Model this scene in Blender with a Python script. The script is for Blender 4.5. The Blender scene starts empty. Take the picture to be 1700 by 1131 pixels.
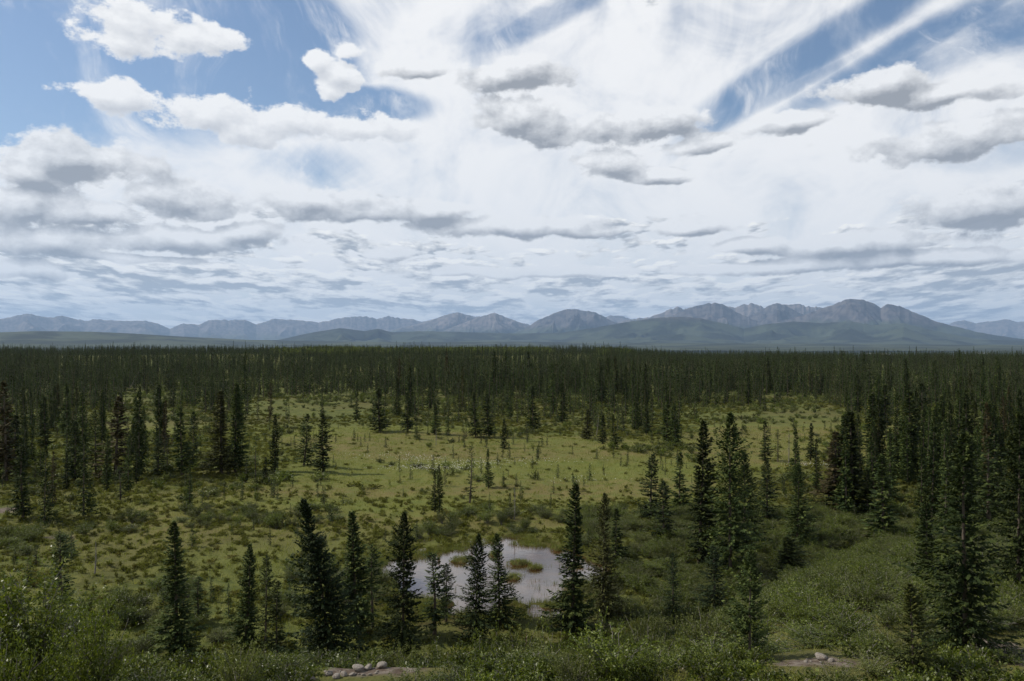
import bpy, bmesh, math, random
import numpy as np
from mathutils import Vector, Matrix

sc = bpy.context.scene
COL = sc.collection
R = math.radians

# ------------------------------------------------------------------ camera
FPX, HOR, CZ = 1322.0, 577.0, 17.0          # focal length and horizon in photo pixels, eye height above the plain
cam_d = bpy.data.cameras.new('camera')
cam_d.sensor_width = 36.0
cam_d.lens = 36.0 * FPX / 1700.0
cam_d.clip_start = 0.1
cam_d.clip_end = 150000.0
cam = bpy.data.objects.new('camera', cam_d)
COL.objects.link(cam)
cam.location = (0, 0, CZ)
cam.rotation_euler = (R(90) + math.atan((HOR - 565.5) / FPX), 0, 0)
sc.camera = cam
sc.view_settings.view_transform = 'Standard'
sc.view_settings.look = 'None'
sc.view_settings.gamma = 1.0
sc.view_settings.exposure = 0.0
sc.render.film_transparent = False
sc.cycles.max_bounces = 5
sc.cycles.diffuse_bounces = 2
sc.cycles.glossy_bounces = 2
sc.cycles.transmission_bounces = 2
sc.cycles.volume_bounces = 0
sc.cycles.transparent_max_bounces = 6
sc.cycles.use_denoising = True

# ------------------------------------------------------------------ node helpers
class N:
    """a socket with arithmetic"""
    def __init__(s, g, sock): s.g, s.s = g, sock
    def _m(s, op, *a, clamp=False):
        n = s.g.nodes.new('ShaderNodeMath'); n.operation = op; n.use_clamp = clamp
        for i, v in enumerate((s,) + a):
            if isinstance(v, N): s.g.links.new(v.s, n.inputs[i])
            else: n.inputs[i].default_value = v
        return N(s.g, n.outputs[0])
    def __add__(s, o): return s._m('ADD', o)
    __radd__ = __add__
    def __sub__(s, o): return s._m('SUBTRACT', o)
    def __rsub__(s, o): return (s * -1.0) + o
    def __mul__(s, o): return s._m('MULTIPLY', o)
    __rmul__ = __mul__
    def __truediv__(s, o): return s._m('DIVIDE', o)
    def __rtruediv__(s, o):
        n = s.g.nodes.new('ShaderNodeMath'); n.operation = 'DIVIDE'; n.inputs[0].default_value = o
        s.g.links.new(s.s, n.inputs[1]); return N(s.g, n.outputs[0])
    def pow(s, o): return s._m('POWER', o)
    def max(s, o): return s._m('MAXIMUM', o)
    def min(s, o): return s._m('MINIMUM', o)
    def abs(s): return s._m('ABSOLUTE')
    def clamp(s): return s._m('ADD', 0.0, clamp=True)
    def atan2(s, o): return s._m('ARCTAN2', o)
    def sstep(s, a, b, lo=0.0, hi=1.0):
        n = s.g.nodes.new('ShaderNodeMapRange'); n.interpolation_type = 'SMOOTHSTEP'
        s.g.links.new(s.s, n.inputs[0])
        for i, v in enumerate((a, b, lo, hi)): n.inputs[i + 1].default_value = v
        return N(s.g, n.outputs[0])

def vec(g, x, y, z=0.0):
    n = g.nodes.new('ShaderNodeCombineXYZ')
    for i, v in enumerate((x, y, z)):
        if isinstance(v, N): g.links.new(v.s, n.inputs[i])
        else: n.inputs[i].default_value = v
    return N(g, n.outputs[0])
def sep(v):
    n = v.g.nodes.new('ShaderNodeSeparateXYZ'); v.g.links.new(v.s, n.inputs[0])
    return [N(v.g, o) for o in n.outputs]
def noise(v, scale, detail=3, rough=0.55, dist=0.0, dim='3D', color=False):
    n = v.g.nodes.new('ShaderNodeTexNoise'); n.noise_dimensions = dim
    v.g.links.new(v.s, n.inputs['Vector'])
    n.inputs['Scale'].default_value = scale; n.inputs['Detail'].default_value = detail
    n.inputs['Roughness'].default_value = rough; n.inputs['Distortion'].default_value = dist
    return N(v.g, n.outputs['Color' if color else 'Fac'])
def mixc(g, fac, a, b, blend='MIX'):
    n = g.nodes.new('ShaderNodeMix'); n.data_type = 'RGBA'; n.blend_type = blend
    for k, v in ((0, fac), (6, a), (7, b)):
        if isinstance(v, N): g.links.new(v.s, n.inputs[k])
        elif k == 0: n.inputs[k].default_value = v
        else: n.inputs[k].default_value = (*v, 1) if len(v) == 3 else v
    return N(g, n.outputs[2])

# ------------------------------------------------------------------ sky and sun
SUN_AZ, SUN_EL = R(-80), R(43)              # to the left and a little ahead of the camera
def to_uv(px, py):
    az = math.atan((px - 850.0) / FPX)
    return az, (HOR - py) / FPX * math.cos(az)

world = bpy.data.worlds.new('World')
sc.world = world
world.use_nodes = True
wt = world.node_tree
wt.nodes.clear()
geo = wt.nodes.new('ShaderNodeTexCoord')
dx, dy, dz = sep(N(wt, geo.outputs['Generated']))
U = dx.atan2(dy)
rad = ((dx * dx) + (dy * dy)).pow(0.5).max(0.001)
V = (dz / rad).max(-0.2)
P = vec(wt, U, V)

GREY = [(125,262,108,44),(60,285,55,24),(30,338,120,34),(130,350,80,22),(300,328,115,30),(340,347,85,18),(540,335,115,30),(600,352,150,20),
        (705,350,80,22),(860,375,200,22),(1000,383,95,11),(850,118,125,28),(690,112,60,20),(872,200,92,46),(990,208,70,30),(1085,202,92,32),
        (1150,238,62,17),(1010,268,62,24),(1085,288,62,14),(1450,143,78,33),(1570,152,120,20),(1585,228,140,32),(1315,203,75,20),
        (1625,345,140,36),(95,395,95,24),(300,395,140,24),(405,385,50,22),(35,447,55,16),(230,426,110,8),(650,420,50,14),(1230,410,60,14),
        (1420,405,190,20),(1530,430,210,16),(1300,442,220,12),(880,452,220,11),(1150,375,90,16)]
BRIGHT = [(235,35,82,44),(205,62,62,30),(345,70,62,22),(300,55,60,25),(468,195,88,36),(595,210,105,24),(205,158,80,24),(330,185,90,30),(528,92,30,18),(562,112,34,26),(540,142,24,22),(585,80,26,14),(400,210,70,25)]

def field_group(name, blobs, nscale, amp, seed):
    g = bpy.data.node_groups.new(name, 'ShaderNodeTree')
    g.interface.new_socket('Vector', in_out='INPUT', socket_type='NodeSocketVector')
    g.interface.new_socket('Field', in_out='OUTPUT', socket_type='NodeSocketFloat')
    gi = g.nodes.new('NodeGroupInput'); go = g.nodes.new('NodeGroupOutput')
    p = N(g, gi.outputs[0])
    # domain warp
    w = noise(p, 9.0, 2, 0.5, color=True)
    n1 = g.nodes.new('ShaderNodeVectorMath'); n1.operation = 'MULTIPLY_ADD'
    g.links.new(w.s, n1.inputs[0]); n1.inputs[1].default_value = (0.05, 0.022, 0)
    n2 = g.nodes.new('ShaderNodeVectorMath'); n2.operation = 'SUBTRACT'
    g.links.new(p.s, n2.inputs[0]); n2.inputs[1].default_value = (0.025, 0.011, 0)
    g.links.new(n2.outputs[0], n1.inputs[2])
    q = n1.outputs[0]
    acc = None
    for (bx, by, rx, ry) in blobs:
        u, v = to_uv(bx, by); rx, ry = rx / FPX, ry / FPX
        m = g.nodes.new('ShaderNodeVectorMath'); m.operation = 'MULTIPLY_ADD'
        g.links.new(q, m.inputs[0]); m.inputs[1].default_value = (1 / rx, 1 / ry, 0); m.inputs[2].default_value = (-u / rx, -v / ry, 0)
        l = g.nodes.new('ShaderNodeVectorMath'); l.operation = 'LENGTH'; g.links.new(m.outputs[0], l.inputs[0])
        b = N(g, l.outputs['Value'])
        acc = b if acc is None else acc._m('SMOOTH_MIN', b, 0.22)
    ph = g.nodes.new('ShaderNodeVectorMath'); ph.operation = 'MULTIPLY_ADD'
    g.links.new(p.s, ph.inputs[0]); ph.inputs[1].default_value = (1, 1.35, 0); ph.inputs[2].default_value = (seed, seed * 0.7, seed * 0.3)
    nz = noise(N(g, ph.outputs[0]), nscale, 7, 0.61)
    f = (1.06 - acc) + (nz - 0.5) * amp
    g.links.new(f.s, go.inputs[0])
    return g

def deck_group():
    """low stratocumulus rows, foreshortened towards the horizon"""
    g = bpy.data.node_groups.new('deck', 'ShaderNodeTree')
    g.interface.new_socket('Vector', in_out='INPUT', socket_type='NodeSocketVector')
    g.interface.new_socket('Field', in_out='OUTPUT', socket_type='NodeSocketFloat')
    gi = g.nodes.new('NodeGroupInput'); go = g.nodes.new('NodeGroupOutput')
    u, v, _ = sep(N(g, gi.outputs[0]))
    r = 1.0 / (v.max(0.0) + 0.035)
    lr = r._m('LOGARITHM', 2.718)
    q = vec(g, u * (r.pow(0.45)) * 6.0 + 4.0, lr * 6.6, 2.3)
    a = noise(q, 1.5, 7, 0.58, 0.15)
    b = noise(q, 0.45, 2, 0.5)
    f = a + (b - 0.5) * 0.35
    g.links.new(f.s, go.inputs[0])
    return g

def use(g, p):
    n = wt.nodes.new('ShaderNodeGroup'); n.node_tree = g; wt.links.new(p.s, n.inputs[0]); return N(wt, n.outputs[0])
def off(p, du, dv):
    n = wt.nodes.new('ShaderNodeVectorMath'); n.operation = 'ADD'; wt.links.new(p.s, n.inputs[0]); n.inputs[1].default_value = (du, dv, 0); return N(wt, n.outputs[0])

# high veil of cirrus: streaks that fan out, with clear gaps
cu, cv = to_uv(930, 520)
su, sv = U - cu, V - cv
ang = sv.atan2(su)
rr = ((su * su) + (sv * sv)).pow(0.5)
wobble = noise(P, 3.0, 3, 0.5)
streak = noise(vec(wt, ang * 4.0 + wobble * 2.2, rr * 2.6 + wobble * 1.2, 1.7), 1.6, 6, 0.62)
fine = noise(vec(wt, ang * 14.0 + wobble * 8.0, rr * 5.0, 5.7), 1.3, 4, 0.62)
puff = noise(P, 9.0, 6, 0.62, 0.6)
GAPS = [(170,100,240,90,0,1.1),(60,120,150,100,0,.85),(450,120,120,75,-15,1.2),(600,172,90,26,0,1.1),(430,40,140,60,0,1.0),(1390,60,210,26,-27,.74),(1500,85,170,22,-25,.7),(1290,130,140,20,-33,.55),
        (1270,165,130,12,-22,.45),(1620,60,150,35,-10,.55),(900,30,120,20,-25,.55),(520,280,80,30,0,.35),(820,50,60,35,-40,.35),(1640,250,80,25,0,.35),(30,215,90,40,0,.9),(1080,110,60,70,-50,.12)]
gap = None
for (bx, by, rx, ry, rot, wgt) in GAPS:
    u0, v0 = to_uv(bx, by); c, s_ = math.cos(R(-rot)), math.sin(R(-rot))
    a = ((U - u0) * c + (V - v0) * s_) * (FPX / rx)
    b = ((V - v0) * c - (U - u0) * s_) * (FPX / ry)
    e = ((a * a) + (b * b)).sstep(0.0, 2.6, wgt, 0.0)
    gap = e if gap is None else gap.max(e)
veil = (1.0 - gap * 1.22) + ((streak - 0.5) * 1.0 + (fine - 0.5) * 0.3) * rr.sstep(0.12, 0.42) + (puff - 0.5) * 1.7
veil = veil.sstep(-0.05, 1.15) * 0.97
wq = vec(wt, U * 9.0 + V * 7.0 + wobble * 4.0, V * 3.5 - U * 3.0, 9.1)
wisp = noise(wq, 1.1, 6, 0.66, 0.5)
veil = veil.max(wisp.sstep(0.46, 0.72, 0.0, 0.85) * puff.sstep(0.34, 0.58))
veil = (veil + V.sstep(0.50, 0.85, 0.0, -0.75)).clamp()  # invented clear zenith, out of view: veil thinned to weaken sky fill light

gF = field_group('cumulus_grey', GREY, 16.0, 2.4, 0.0)
bF = field_group('cumulus_white', BRIGHT, 19.0, 3.0, 3.1)
dG = deck_group()
DU, DV = -0.007, 0.013
g0, g1 = use(gF, P), use(gF, off(P, DU, DV))
b0, b1 = use(bF, P), use(bF, off(P, DU, DV))
d0, d1 = use(dG, P), use(dG, off(P, -0.002, 0.006))
ga = g0.sstep(0.0, 0.30)
ba = b0.sstep(0.0, 0.34)
deckband = V.sstep(0.07, 0.24, 1.0, 0.0)
da = (d0 + (deckband - 1.0) * 0.32).sstep(0.40, 0.49)
glit = ((g0 - g1) * 1.05 + 0.62 - g0 * 0.36 + (puff - 0.5) * 0.8).clamp()
blit = ((b0 - b1) * 0.85 + 0.72 - b0 * 0.24).clamp()
dlit = ((d0 - d1) * 6.5 + 0.66 - (d0 - 0.48) * 3.8).clamp()

veilc = mixc(wt, V.sstep(0.0, 0.12), (0.92, 0.93, 0.93), (1.0, 0.995, 0.99))
deckc = mixc(wt, dlit, (0.37, 0.40, 0.44), (1.12, 1.10, 1.06))
greyc = mixc(wt, glit, (0.29, 0.305, 0.335), (0.97, 0.97, 0.97))
whitec = mixc(wt, blit, (0.62, 0.64, 0.68), (0.98, 0.98, 0.98))

skyt = wt.nodes.new('ShaderNodeTexSky')
skyt.sky_type = 'NISHITA'; skyt.sun_disc = False
skyt.sun_elevation = SUN_EL; skyt.sun_rotation = SUN_AZ
skyt.air_density = 1.0; skyt.dust_density = 0.6; skyt.ozone_density = 2.5
bg_sky = wt.nodes.new('ShaderNodeBackground'); bg_sky.inputs['Strength'].default_value = 0.11
wt.links.new(skyt.outputs[0], bg_sky.inputs['Color'])
cl = mixc(wt, da * 0.92, veilc, deckc)
cl = mixc(wt, ga * 0.93, cl, greyc)
cl = mixc(wt, ba * 0.95, cl, whitec)
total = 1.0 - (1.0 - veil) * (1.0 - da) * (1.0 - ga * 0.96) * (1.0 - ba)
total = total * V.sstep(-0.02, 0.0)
bg_cl = wt.nodes.new('ShaderNodeBackground'); bg_cl.inputs['Strength'].default_value = 1.0
wt.links.new(cl.s, bg_cl.inputs['Color'])
ms = wt.nodes.new('ShaderNodeMixShader')
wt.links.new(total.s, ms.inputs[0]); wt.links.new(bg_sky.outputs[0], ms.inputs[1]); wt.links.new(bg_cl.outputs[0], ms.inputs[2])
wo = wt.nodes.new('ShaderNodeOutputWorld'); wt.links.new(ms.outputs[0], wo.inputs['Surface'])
world.cycles.sampling_method = 'MANUAL'
world.cycles.sample_map_resolution = 512

sun_d = bpy.data.lights.new('sun', 'SUN')
sun_d.energy = 5.0; sun_d.angle = R(0.53); sun_d.color = (1.0, 0.94, 0.84)
sun = bpy.data.objects.new('sun', sun_d); COL.objects.link(sun)
sd = Vector((math.sin(SUN_AZ) * math.cos(SUN_EL), math.cos(SUN_AZ) * math.cos(SUN_EL), math.sin(SUN_EL)))
sun.rotation_euler = sd.to_track_quat('Z', 'Y').to_euler()
# ------------------------------------------------------------------ numpy helpers
def hash2(ix, iy, seed):
    h = (ix.astype(np.int64) * 374761393 + iy.astype(np.int64) * 668265263 + seed * 974634777) & 0xffffffff
    h = ((h ^ (h >> 13)) * 1274126177) & 0xffffffff
    h = (h ^ (h >> 16)) & 0xffffffff
    return h / 4294967295.0
def vnoise(x, y, seed=0):
    ix, iy = np.floor(x), np.floor(y)
    fx, fy = x - ix, y - iy
    fx = fx * fx * fx * (fx * (fx * 6 - 15) + 10); fy = fy * fy * fy * (fy * (fy * 6 - 15) + 10)
    a = hash2(ix, iy, seed); b = hash2(ix + 1, iy, seed); c = hash2(ix, iy + 1, seed); d = hash2(ix + 1, iy + 1, seed)
    return (a * (1 - fx) + b * fx) * (1 - fy) + (c * (1 - fx) + d * fx) * fy
def fbm(x, y, octs=4, seed=0, gain=0.5):
    s, a, t = 0.0, 1.0, 0.0
    for k in range(octs):
        s = s + a * vnoise(x * 2 ** k + 17.3 * k, y * 2 ** k - 9.1 * k, seed + k); t += a; a *= gain
    return s / t
def ridged(x, y, octs=5, seed=0):
    s, a, t, w = 0.0, 1.0, 0.0, 1.0
    for k in range(octs):
        n = 1 - np.abs(2 * vnoise(x * 2 ** k + 31.7 * k, y * 2 ** k + 5.3 * k, seed + k) - 1)
        n = n * n * w; w = np.clip(n * 1.8, 0, 1)
        s = s + a * n; t += a; a *= 0.52
    return s / t
def ss(a, b, x):
    t = np.clip((x - a) / (b - a), 0, 1); return t * t * (3 - 2 * t)

# ------------------------------------------------------------------ terrain: a bank under the camera, a flat bog, a far plain
POND = (-1.6, 60.0, 7.6, 8.8)
def pond_f(x, y):
    n = (vnoise(x * .45, y * .45, 5) - .5) * .55 + (vnoise(x * 1.3, y * 1.3, 6) - .5) * .22
    cx = POND[0] + (y - 60) * .06
    return 1 - np.sqrt(((x - cx) / POND[2]) ** 2 + ((y - POND[1]) / POND[3]) ** 2) + n
def ground(x, y):
    x = np.asarray(x, float); y = np.asarray(y, float)
    yy = np.maximum(y, 1.0)
    px = x / yy
    T = 42 + 34 * ss(.10, .62, px) - 4 * ss(-.2, -.6, px)
    t = np.clip((y - 17) / (T - 17), 0, 1)
    slope = 10.2 * ((1 - t) ** (1.75 - .65 * ss(.08, .34, px)))
    near = 10.2 + (17 - y) * .08 + np.maximum(12 - y, 0) * .44
    z = np.where(y < 17, np.minimum(near, 15.35), slope)
    d = np.hypot(x, y)
    wild = ss(14, 30, d)
    z = z + wild * ((fbm(x * .11, y * .11, 3, 11) - .5) * .9 + (fbm(x * .9, y * .9, 3, 12) - .5) * .34 * (1 - ss(120, 260, d)))
    z = z + (fbm(x * .012, y * .012, 2, 13) - .5) * 2.2 * ss(120, 300, d)
    left = 1 - ss(.12, .24, px)
    z = z + 8.2 * ss(480, 1150, d) * left * (.75 + .35 * fbm(x * .004, y * .004, 2, 14)) * (1 - ss(1500, 2600, d))
    z = z - 50 * ss(1150, 3000, d)
    z = z + (fbm(x * .0006, y * .0006, 3, 15) - .5) * 24 * ss(2600, 9000, d)
    f = pond_f(x, y)
    m = ss(-.14, .12, f)
    return z * (1 - m) + (-.55) * m + 0.16 * m * 0
WATER = -0.12
def on_ground(px, py):
    dx, dz = (px - 850) / FPX, -(py - HOR) / FPX
    ys = np.geomspace(6, 2500, 4000)
    below = CZ + dz * ys < ground(dx * ys, ys)
    i = int(np.argmax(below)) if below.any() else len(ys) - 1
    return dx * ys[i], ys[i]
def gz(x, y): return float(ground(np.array([x]), np.array([y]))[0])

# ------------------------------------------------------------------ object helpers
def tag(o, label=None, cat=None, group=None, kind=None):
    for k, v in (('label', label), ('category', cat), ('group', group), ('kind', kind)):
        if v: o[k] = v
    return o
def mesh_obj(name, V_, F_, mats, parent=None, smooth=False, tint=None, midx=None):
    """V_ n x 3, F_ m x 4 or m x 3 arrays"""
    me = bpy.data.meshes.new(name)
    V_ = np.asarray(V_, np.float32); F_ = np.asarray(F_, np.int32)
    k = F_.shape[1]
    me.vertices.add(len(V_)); me.vertices.foreach_set('co', V_.ravel())
    me.loops.add(F_.size); me.loops.foreach_set('vertex_index', F_.ravel())
    me.polygons.add(len(F_)); me.polygons.foreach_set('loop_start', np.arange(0, F_.size, k, dtype=np.int32))
    for m in (mats if isinstance(mats, list) else [mats]): me.materials.append(m)
    if midx is not None: me.polygons.foreach_set('material_index', np.asarray(midx, np.int32))
    if smooth: me.polygons.foreach_set('use_smooth', np.ones(len(F_), bool))
    me.update(calc_edges=True)
    if tint is not None:
        at = me.attributes.new('tint', 'FLOAT', 'FACE'); at.data.foreach_set('value', np.asarray(tint, np.float32))
    o = bpy.data.objects.new(name, me); COL.objects.link(o)
    if parent: o.parent = parent
    return o
def empty(name, loc=(0, 0, 0)):
    o = bpy.data.objects.new(name, None); COL.objects.link(o); o.location = loc; o.empty_display_size = .3; return o
def tube(pts, radii, seg=6):
    pts = np.asarray(pts, float); n = len(pts); Vs, Fs = [], []
    d = np.gradient(pts, axis=0); d /= np.linalg.norm(d, axis=1)[:, None] + 1e-9
    up = np.array([0, 0, 1.]) if abs(d[0][2]) < .9 else np.array([1., 0, 0])
    for i in range(n):
        a = np.cross(d[i], up); a /= np.linalg.norm(a) + 1e-9; b = np.cross(d[i], a)
        for k in range(seg):
            t = 2 * math.pi * k / seg
            Vs.append(pts[i] + radii[i] * (a * math.cos(t) + b * math.sin(t)))
    for i in range(n - 1):
        for k in range(seg):
            Fs.append((i * seg + k, i * seg + (k + 1) % seg, (i + 1) * seg + (k + 1) % seg, (i + 1) * seg + k))
    return np.array(Vs), np.array(Fs)
def join_geo(parts):
    Vs, Fs, o = [], [], 0
    for v, f in parts: Vs.append(v); Fs.append(f + o); o += len(v)
    return np.concatenate(Vs), np.concatenate(Fs)

# ------------------------------------------------------------------ materials
def new_mat(name):
    m = bpy.data.materials.new(name); m.use_nodes = True; g = m.node_tree; g.nodes.clear()
    return m, g
def princ(g, color, rough=.7, spec=.3, normal=None, translucent=None):
    p = g.nodes.new('ShaderNodeBsdfPrincipled')
    if isinstance(color, N): g.links.new(color.s, p.inputs['Base Color'])
    else: p.inputs['Base Color'].default_value = (*color, 1)
    if isinstance(rough, N): g.links.new(rough.s, p.inputs['Roughness'])
    else: p.inputs['Roughness'].default_value = rough
    p.inputs['Specular IOR Level'].default_value = spec
    if normal is not None: g.links.new(normal.s, p.inputs['Normal'])
    out = g.nodes.new('ShaderNodeOutputMaterial'); res = p.outputs[0]
    if translucent:
        t = g.nodes.new('ShaderNodeBsdfTranslucent')
        k = mixc(g, 1.0, color, (1.25, 1.3, .6), 'MULTIPLY') if isinstance(color, N) else None
        if k: g.links.new(k.s, t.inputs['Color'])
        mx = g.nodes.new('ShaderNodeMixShader'); mx.inputs[0].default_value = translucent
        g.links.new(res, mx.inputs[1]); g.links.new(t.outputs[0], mx.inputs[2]); res = mx.outputs[0]
    g.links.new(res, out.inputs['Surface'])
    return p
def attr(g, name, kind='GEOMETRY'):
    a = g.nodes.new('ShaderNodeAttribute'); a.attribute_type = kind; a.attribute_name = name; return N(g, a.outputs['Fac'])
def obj_random(g):
    n = g.nodes.new('ShaderNodeObjectInfo'); return N(g, n.outputs['Random'])
def obj_coord(g):
    n = g.nodes.new('ShaderNodeTexCoord'); return N(g, n.outputs['Object'])
def world_pos(g):
    n = g.nodes.new('ShaderNodeNewGeometry'); return N(g, n.outputs['Position'])
def bump(g, h, strength=.5, dist=.1):
    b = g.nodes.new('ShaderNodeBump'); b.inputs['Strength'].default_value = strength; b.inputs['Distance'].default_value = dist
    g.links.new(h.s, b.inputs['Height']); return N(g, b.outputs[0])
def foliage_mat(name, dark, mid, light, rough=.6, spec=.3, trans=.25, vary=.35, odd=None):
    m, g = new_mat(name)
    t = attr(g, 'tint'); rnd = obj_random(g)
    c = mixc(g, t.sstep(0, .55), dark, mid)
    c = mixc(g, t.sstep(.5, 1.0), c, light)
    if odd is not None:
        c = mixc(g, rnd.sstep(.91, .98, 0, .4), c, odd)
        r2 = (rnd * 7.31)._m('FRACT')
        c = mixc(g, r2 * .22, c, (0.045, 0.055, 0.015))
    v = ((rnd * 3.77)._m('FRACT') * vary * 2) + (1 - vary)
    cv = g.nodes.new('ShaderNodeVectorMath'); cv.operation = 'SCALE'
    g.links.new(c.s, cv.inputs[0]); g.links.new(v.s, cv.inputs['Scale'])
    princ(g, N(g, cv.outputs[0]), rough, spec, translucent=trans)
    return m
M = {}
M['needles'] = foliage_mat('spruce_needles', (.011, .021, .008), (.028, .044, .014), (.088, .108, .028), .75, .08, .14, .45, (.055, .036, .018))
M['needles_blue'] = foliage_mat('blue_green_needles', (.008, .016, .006), (.022, .036, .014), (.050, .070, .026), .7, .12, .18, .15)
M['needles_brown'] = foliage_mat('reddish_needles', (.024, .022, .009), (.048, .040, .016), (.078, .062, .026), .8, .1, .1, .15)
M['needles_yellow'] = foliage_mat('yellow_green_needles', (.028, .040, .010), (.060, .072, .016), (.11, .11, .024), .7, .15, .25, .15)
M['leaf'] = foliage_mat('willow_leaf', (.028, .042, .006), (.078, .102, .014), (.170, .19, .036), .42, .3, .3, .38)
M['leaf_grey'] = foliage_mat('grey_willow_leaf', (.038, .048, .012), (.090, .104, .028), (.165, .175, .06), .55, .2, .25, .35)
M['heath'] = foliage_mat('dwarf_birch_leaf', (.070, .078, .016), (.130, .136, .028), (.19, .185, .05), .75, .08, .25, .35, (.11, .07, .035))
M['sedge'] = foliage_mat('sedge_blade', (.075, .09, .020), (.15, .165, .036), (.22, .215, .07), .65, .2, .3, .25)
M['cotton'], g_ = new_mat('cotton_tuft'); princ(g_, (.72, .70, .64), .9, .1)
M['pink'], g_ = new_mat('fireweed_petal'); princ(g_, (.28, .09, .20), .6, .2)
M['bark'], g_ = new_mat('spruce_bark')
c_ = noise(obj_coord(g_), 9, 4, .6)
princ(g_, mixc(g_, c_, (.05, .04, .032), (.15, .125, .10)), .9, .1)
M['grey_wood'], g_ = new_mat('weathered_wood')
c_ = noise(obj_coord(g_), 14, 4, .6)
princ(g_, mixc(g_, c_, (.10, .09, .08), (.26, .24, .21)), .9, .1)
M['rock'], g_ = new_mat('pale_rock')
p_ = obj_coord(g_)
c_ = noise(p_, 7, 6, .65)
c_ = mixc(g_, c_.sstep(.3, .7), (.11, .095, .08), (.31, .28, .24))
c_ = mixc(g_, noise(p_, 2.2, 3).sstep(.52, .68, 0, .5), c_, (.17, .115, .085))
princ(g_, c_, .85, .2, bump(g_, noise(p_, 16, 5, .6), .5, .03))
# ------------------------------------------------------------------ ground sheet
def build_ground():
    a_front = np.radians(np.linspace(-52, 52, 460))
    a_back = np.radians(np.linspace(52, 308, 70))[1:-1]
    A = np.concatenate([a_front, a_back]); nA = len(A)
    Rr = np.concatenate([[0.5, 1.5, 3.0], np.geomspace(5, 260, 330), np.geomspace(266, 3000, 150), np.geomspace(3150, 96000, 50)])
    aa, rr_ = np.meshgrid(A, Rr)
    X, Y = np.sin(aa) * rr_, np.cos(aa) * rr_
    Z = ground(X, Y)
    Vs = np.stack([X.ravel(), Y.ravel(), Z.ravel()], 1)
    i, j = np.meshgrid(np.arange(len(Rr) - 1), np.arange(nA), indexing='ij')
    j2 = (j + 1) % nA
    F = np.stack([i * nA + j, i * nA + j2, (i + 1) * nA + j2, (i + 1) * nA + j], -1).reshape(-1, 4)
    F = F[:, ::-1]
    m, g = new_mat('bog_and_heath')
    p = world_pos(g)
    o = mesh_obj('ground', Vs, F, m, smooth=True)
    px = X / np.maximum(Y, 1) * FPX + 850
    py = HOR + (CZ - Z) / np.maximum(Y, 1) * FPX
    d = np.hypot(X, Y)
    def save(name, v):
        at = o.data.attributes.new(name, 'FLOAT', 'POINT'); at.data.foreach_set('value', v.ravel().astype(np.float32))
    save('meadow', meadow(X, Y))
    soil = np.zeros_like(X)
    for (sx, sy, rx, ry) in SOIL:
        soil = np.maximum(soil, 1 - np.sqrt(((X - sx) / rx) ** 2 + ((Y - sy) / ry) ** 2) + (fbm(X * 2.2, Y * 2.2, 3, 44) - .5) * .8)
    save('soil', ss(.0, .25, soil))
    save('marsh', ss(-.75, -.12, pond_f(X, Y)) * ss(40, 48, d))
    save('far', ss(900, 2600, d))
    big = noise(p, .035, 4, .6); med = noise(p, .45, 4, .6); fin = noise(p, 4.0, 4, .65)
    strat = noise(vec(g, *[c * k for c, k in zip(sep(p)[:2], (.010, .05))]), 1.0, 3, .55)
    c = mixc(g, med.sstep(.35, .65), (.060, .074, .018), (.108, .114, .028))
    c = mixc(g, big.sstep(.45, .62, 0, .4), c, (.105, .080, .032))
    c = mixc(g, fin.sstep(.50, .72, 0, .8), c, (.022, .027, .010))
    mead = mixc(g, strat.sstep(.38, .62), (.116, .122, .028), (.138, .112, .042))
    mead = mixc(g, med.sstep(.42, .66, 0, .6), mead, (.082, .108, .024))
    mead = mixc(g, fin.sstep(.55, .75, 0, .45), mead, (.050, .060, .018))
    c = mixc(g, attr(g, 'meadow') * .85, c, mead)
    c = mixc(g, attr(g, 'marsh') * .8, c, mixc(g, med.sstep(.4, .6), (.065, .048, .018), (.060, .072, .018)))
    c = mixc(g, attr(g, 'soil'), c, mixc(g, fin.sstep(.35, .65), (.070, .050, .036), (.16, .135, .11)))
    farn = noise(vec(g, *[q * k for q, k in zip(sep(p)[:2], (.0006, .0013))]), 1.0, 4, .6)
    far = mixc(g, farn.sstep(.42, .66), (.010, .018, .011), (.036, .048, .022))
    c = mixc(g, attr(g, 'far'), c, far)
    princ(g, c, .95, .1, bump(g, fin + med * 1.5, .7, .10))
    return tag(o, 'mossy bog and heath ground running out to the far plain', None, None, 'structure')

def build_bars():
    m, g = new_mat('pale_river_gravel'); princ(g, (.50, .48, .45), .9, .1)
    Vs, F = [], []
    for (px, py, rx, ry) in ((1455, 586.6, 16, .8), (1480, 587.4, 12, .6), (1520, 588.2, 26, .6), (1562, 588.4, 9, .4), (1622, 585.2, 18, .45), (980, 575.9, 10, .4), (1214, 576.8, 9, .5)):
        z0 = -49.0
        Yc = 5200 + (589 - py) * 900; rxm = rx / FPX * Yc; b = len(Vs); n = 40
        xc = (px - 850) / FPX * Yc; zc = CZ - (py - HOR) / FPX * Yc
        zc = max(z0, gz(xc, Yc) + 1.2) if py > 580 else gz(xc, Yc) + 1.2
        for k in range(n):
            a = 2 * math.pi * k / n; q = 1 + .3 * math.sin(3 * a + px) + .2 * math.sin(7 * a)
            Vs.append((xc + rxm * q * math.cos(a), Yc + ry * 330 * q * math.sin(a), zc))
        Vs.append((xc, Yc, zc)); F += [(b + k, b + (k + 1) % n, b + n) for k in range(n)]
    tag(mesh_obj('river', Vs, F, m), 'pale gravel bars of a river far out on the plain', None, None, 'structure')
def at(px, Y): return ((px - 850) / FPX * Y, Y)
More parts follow.
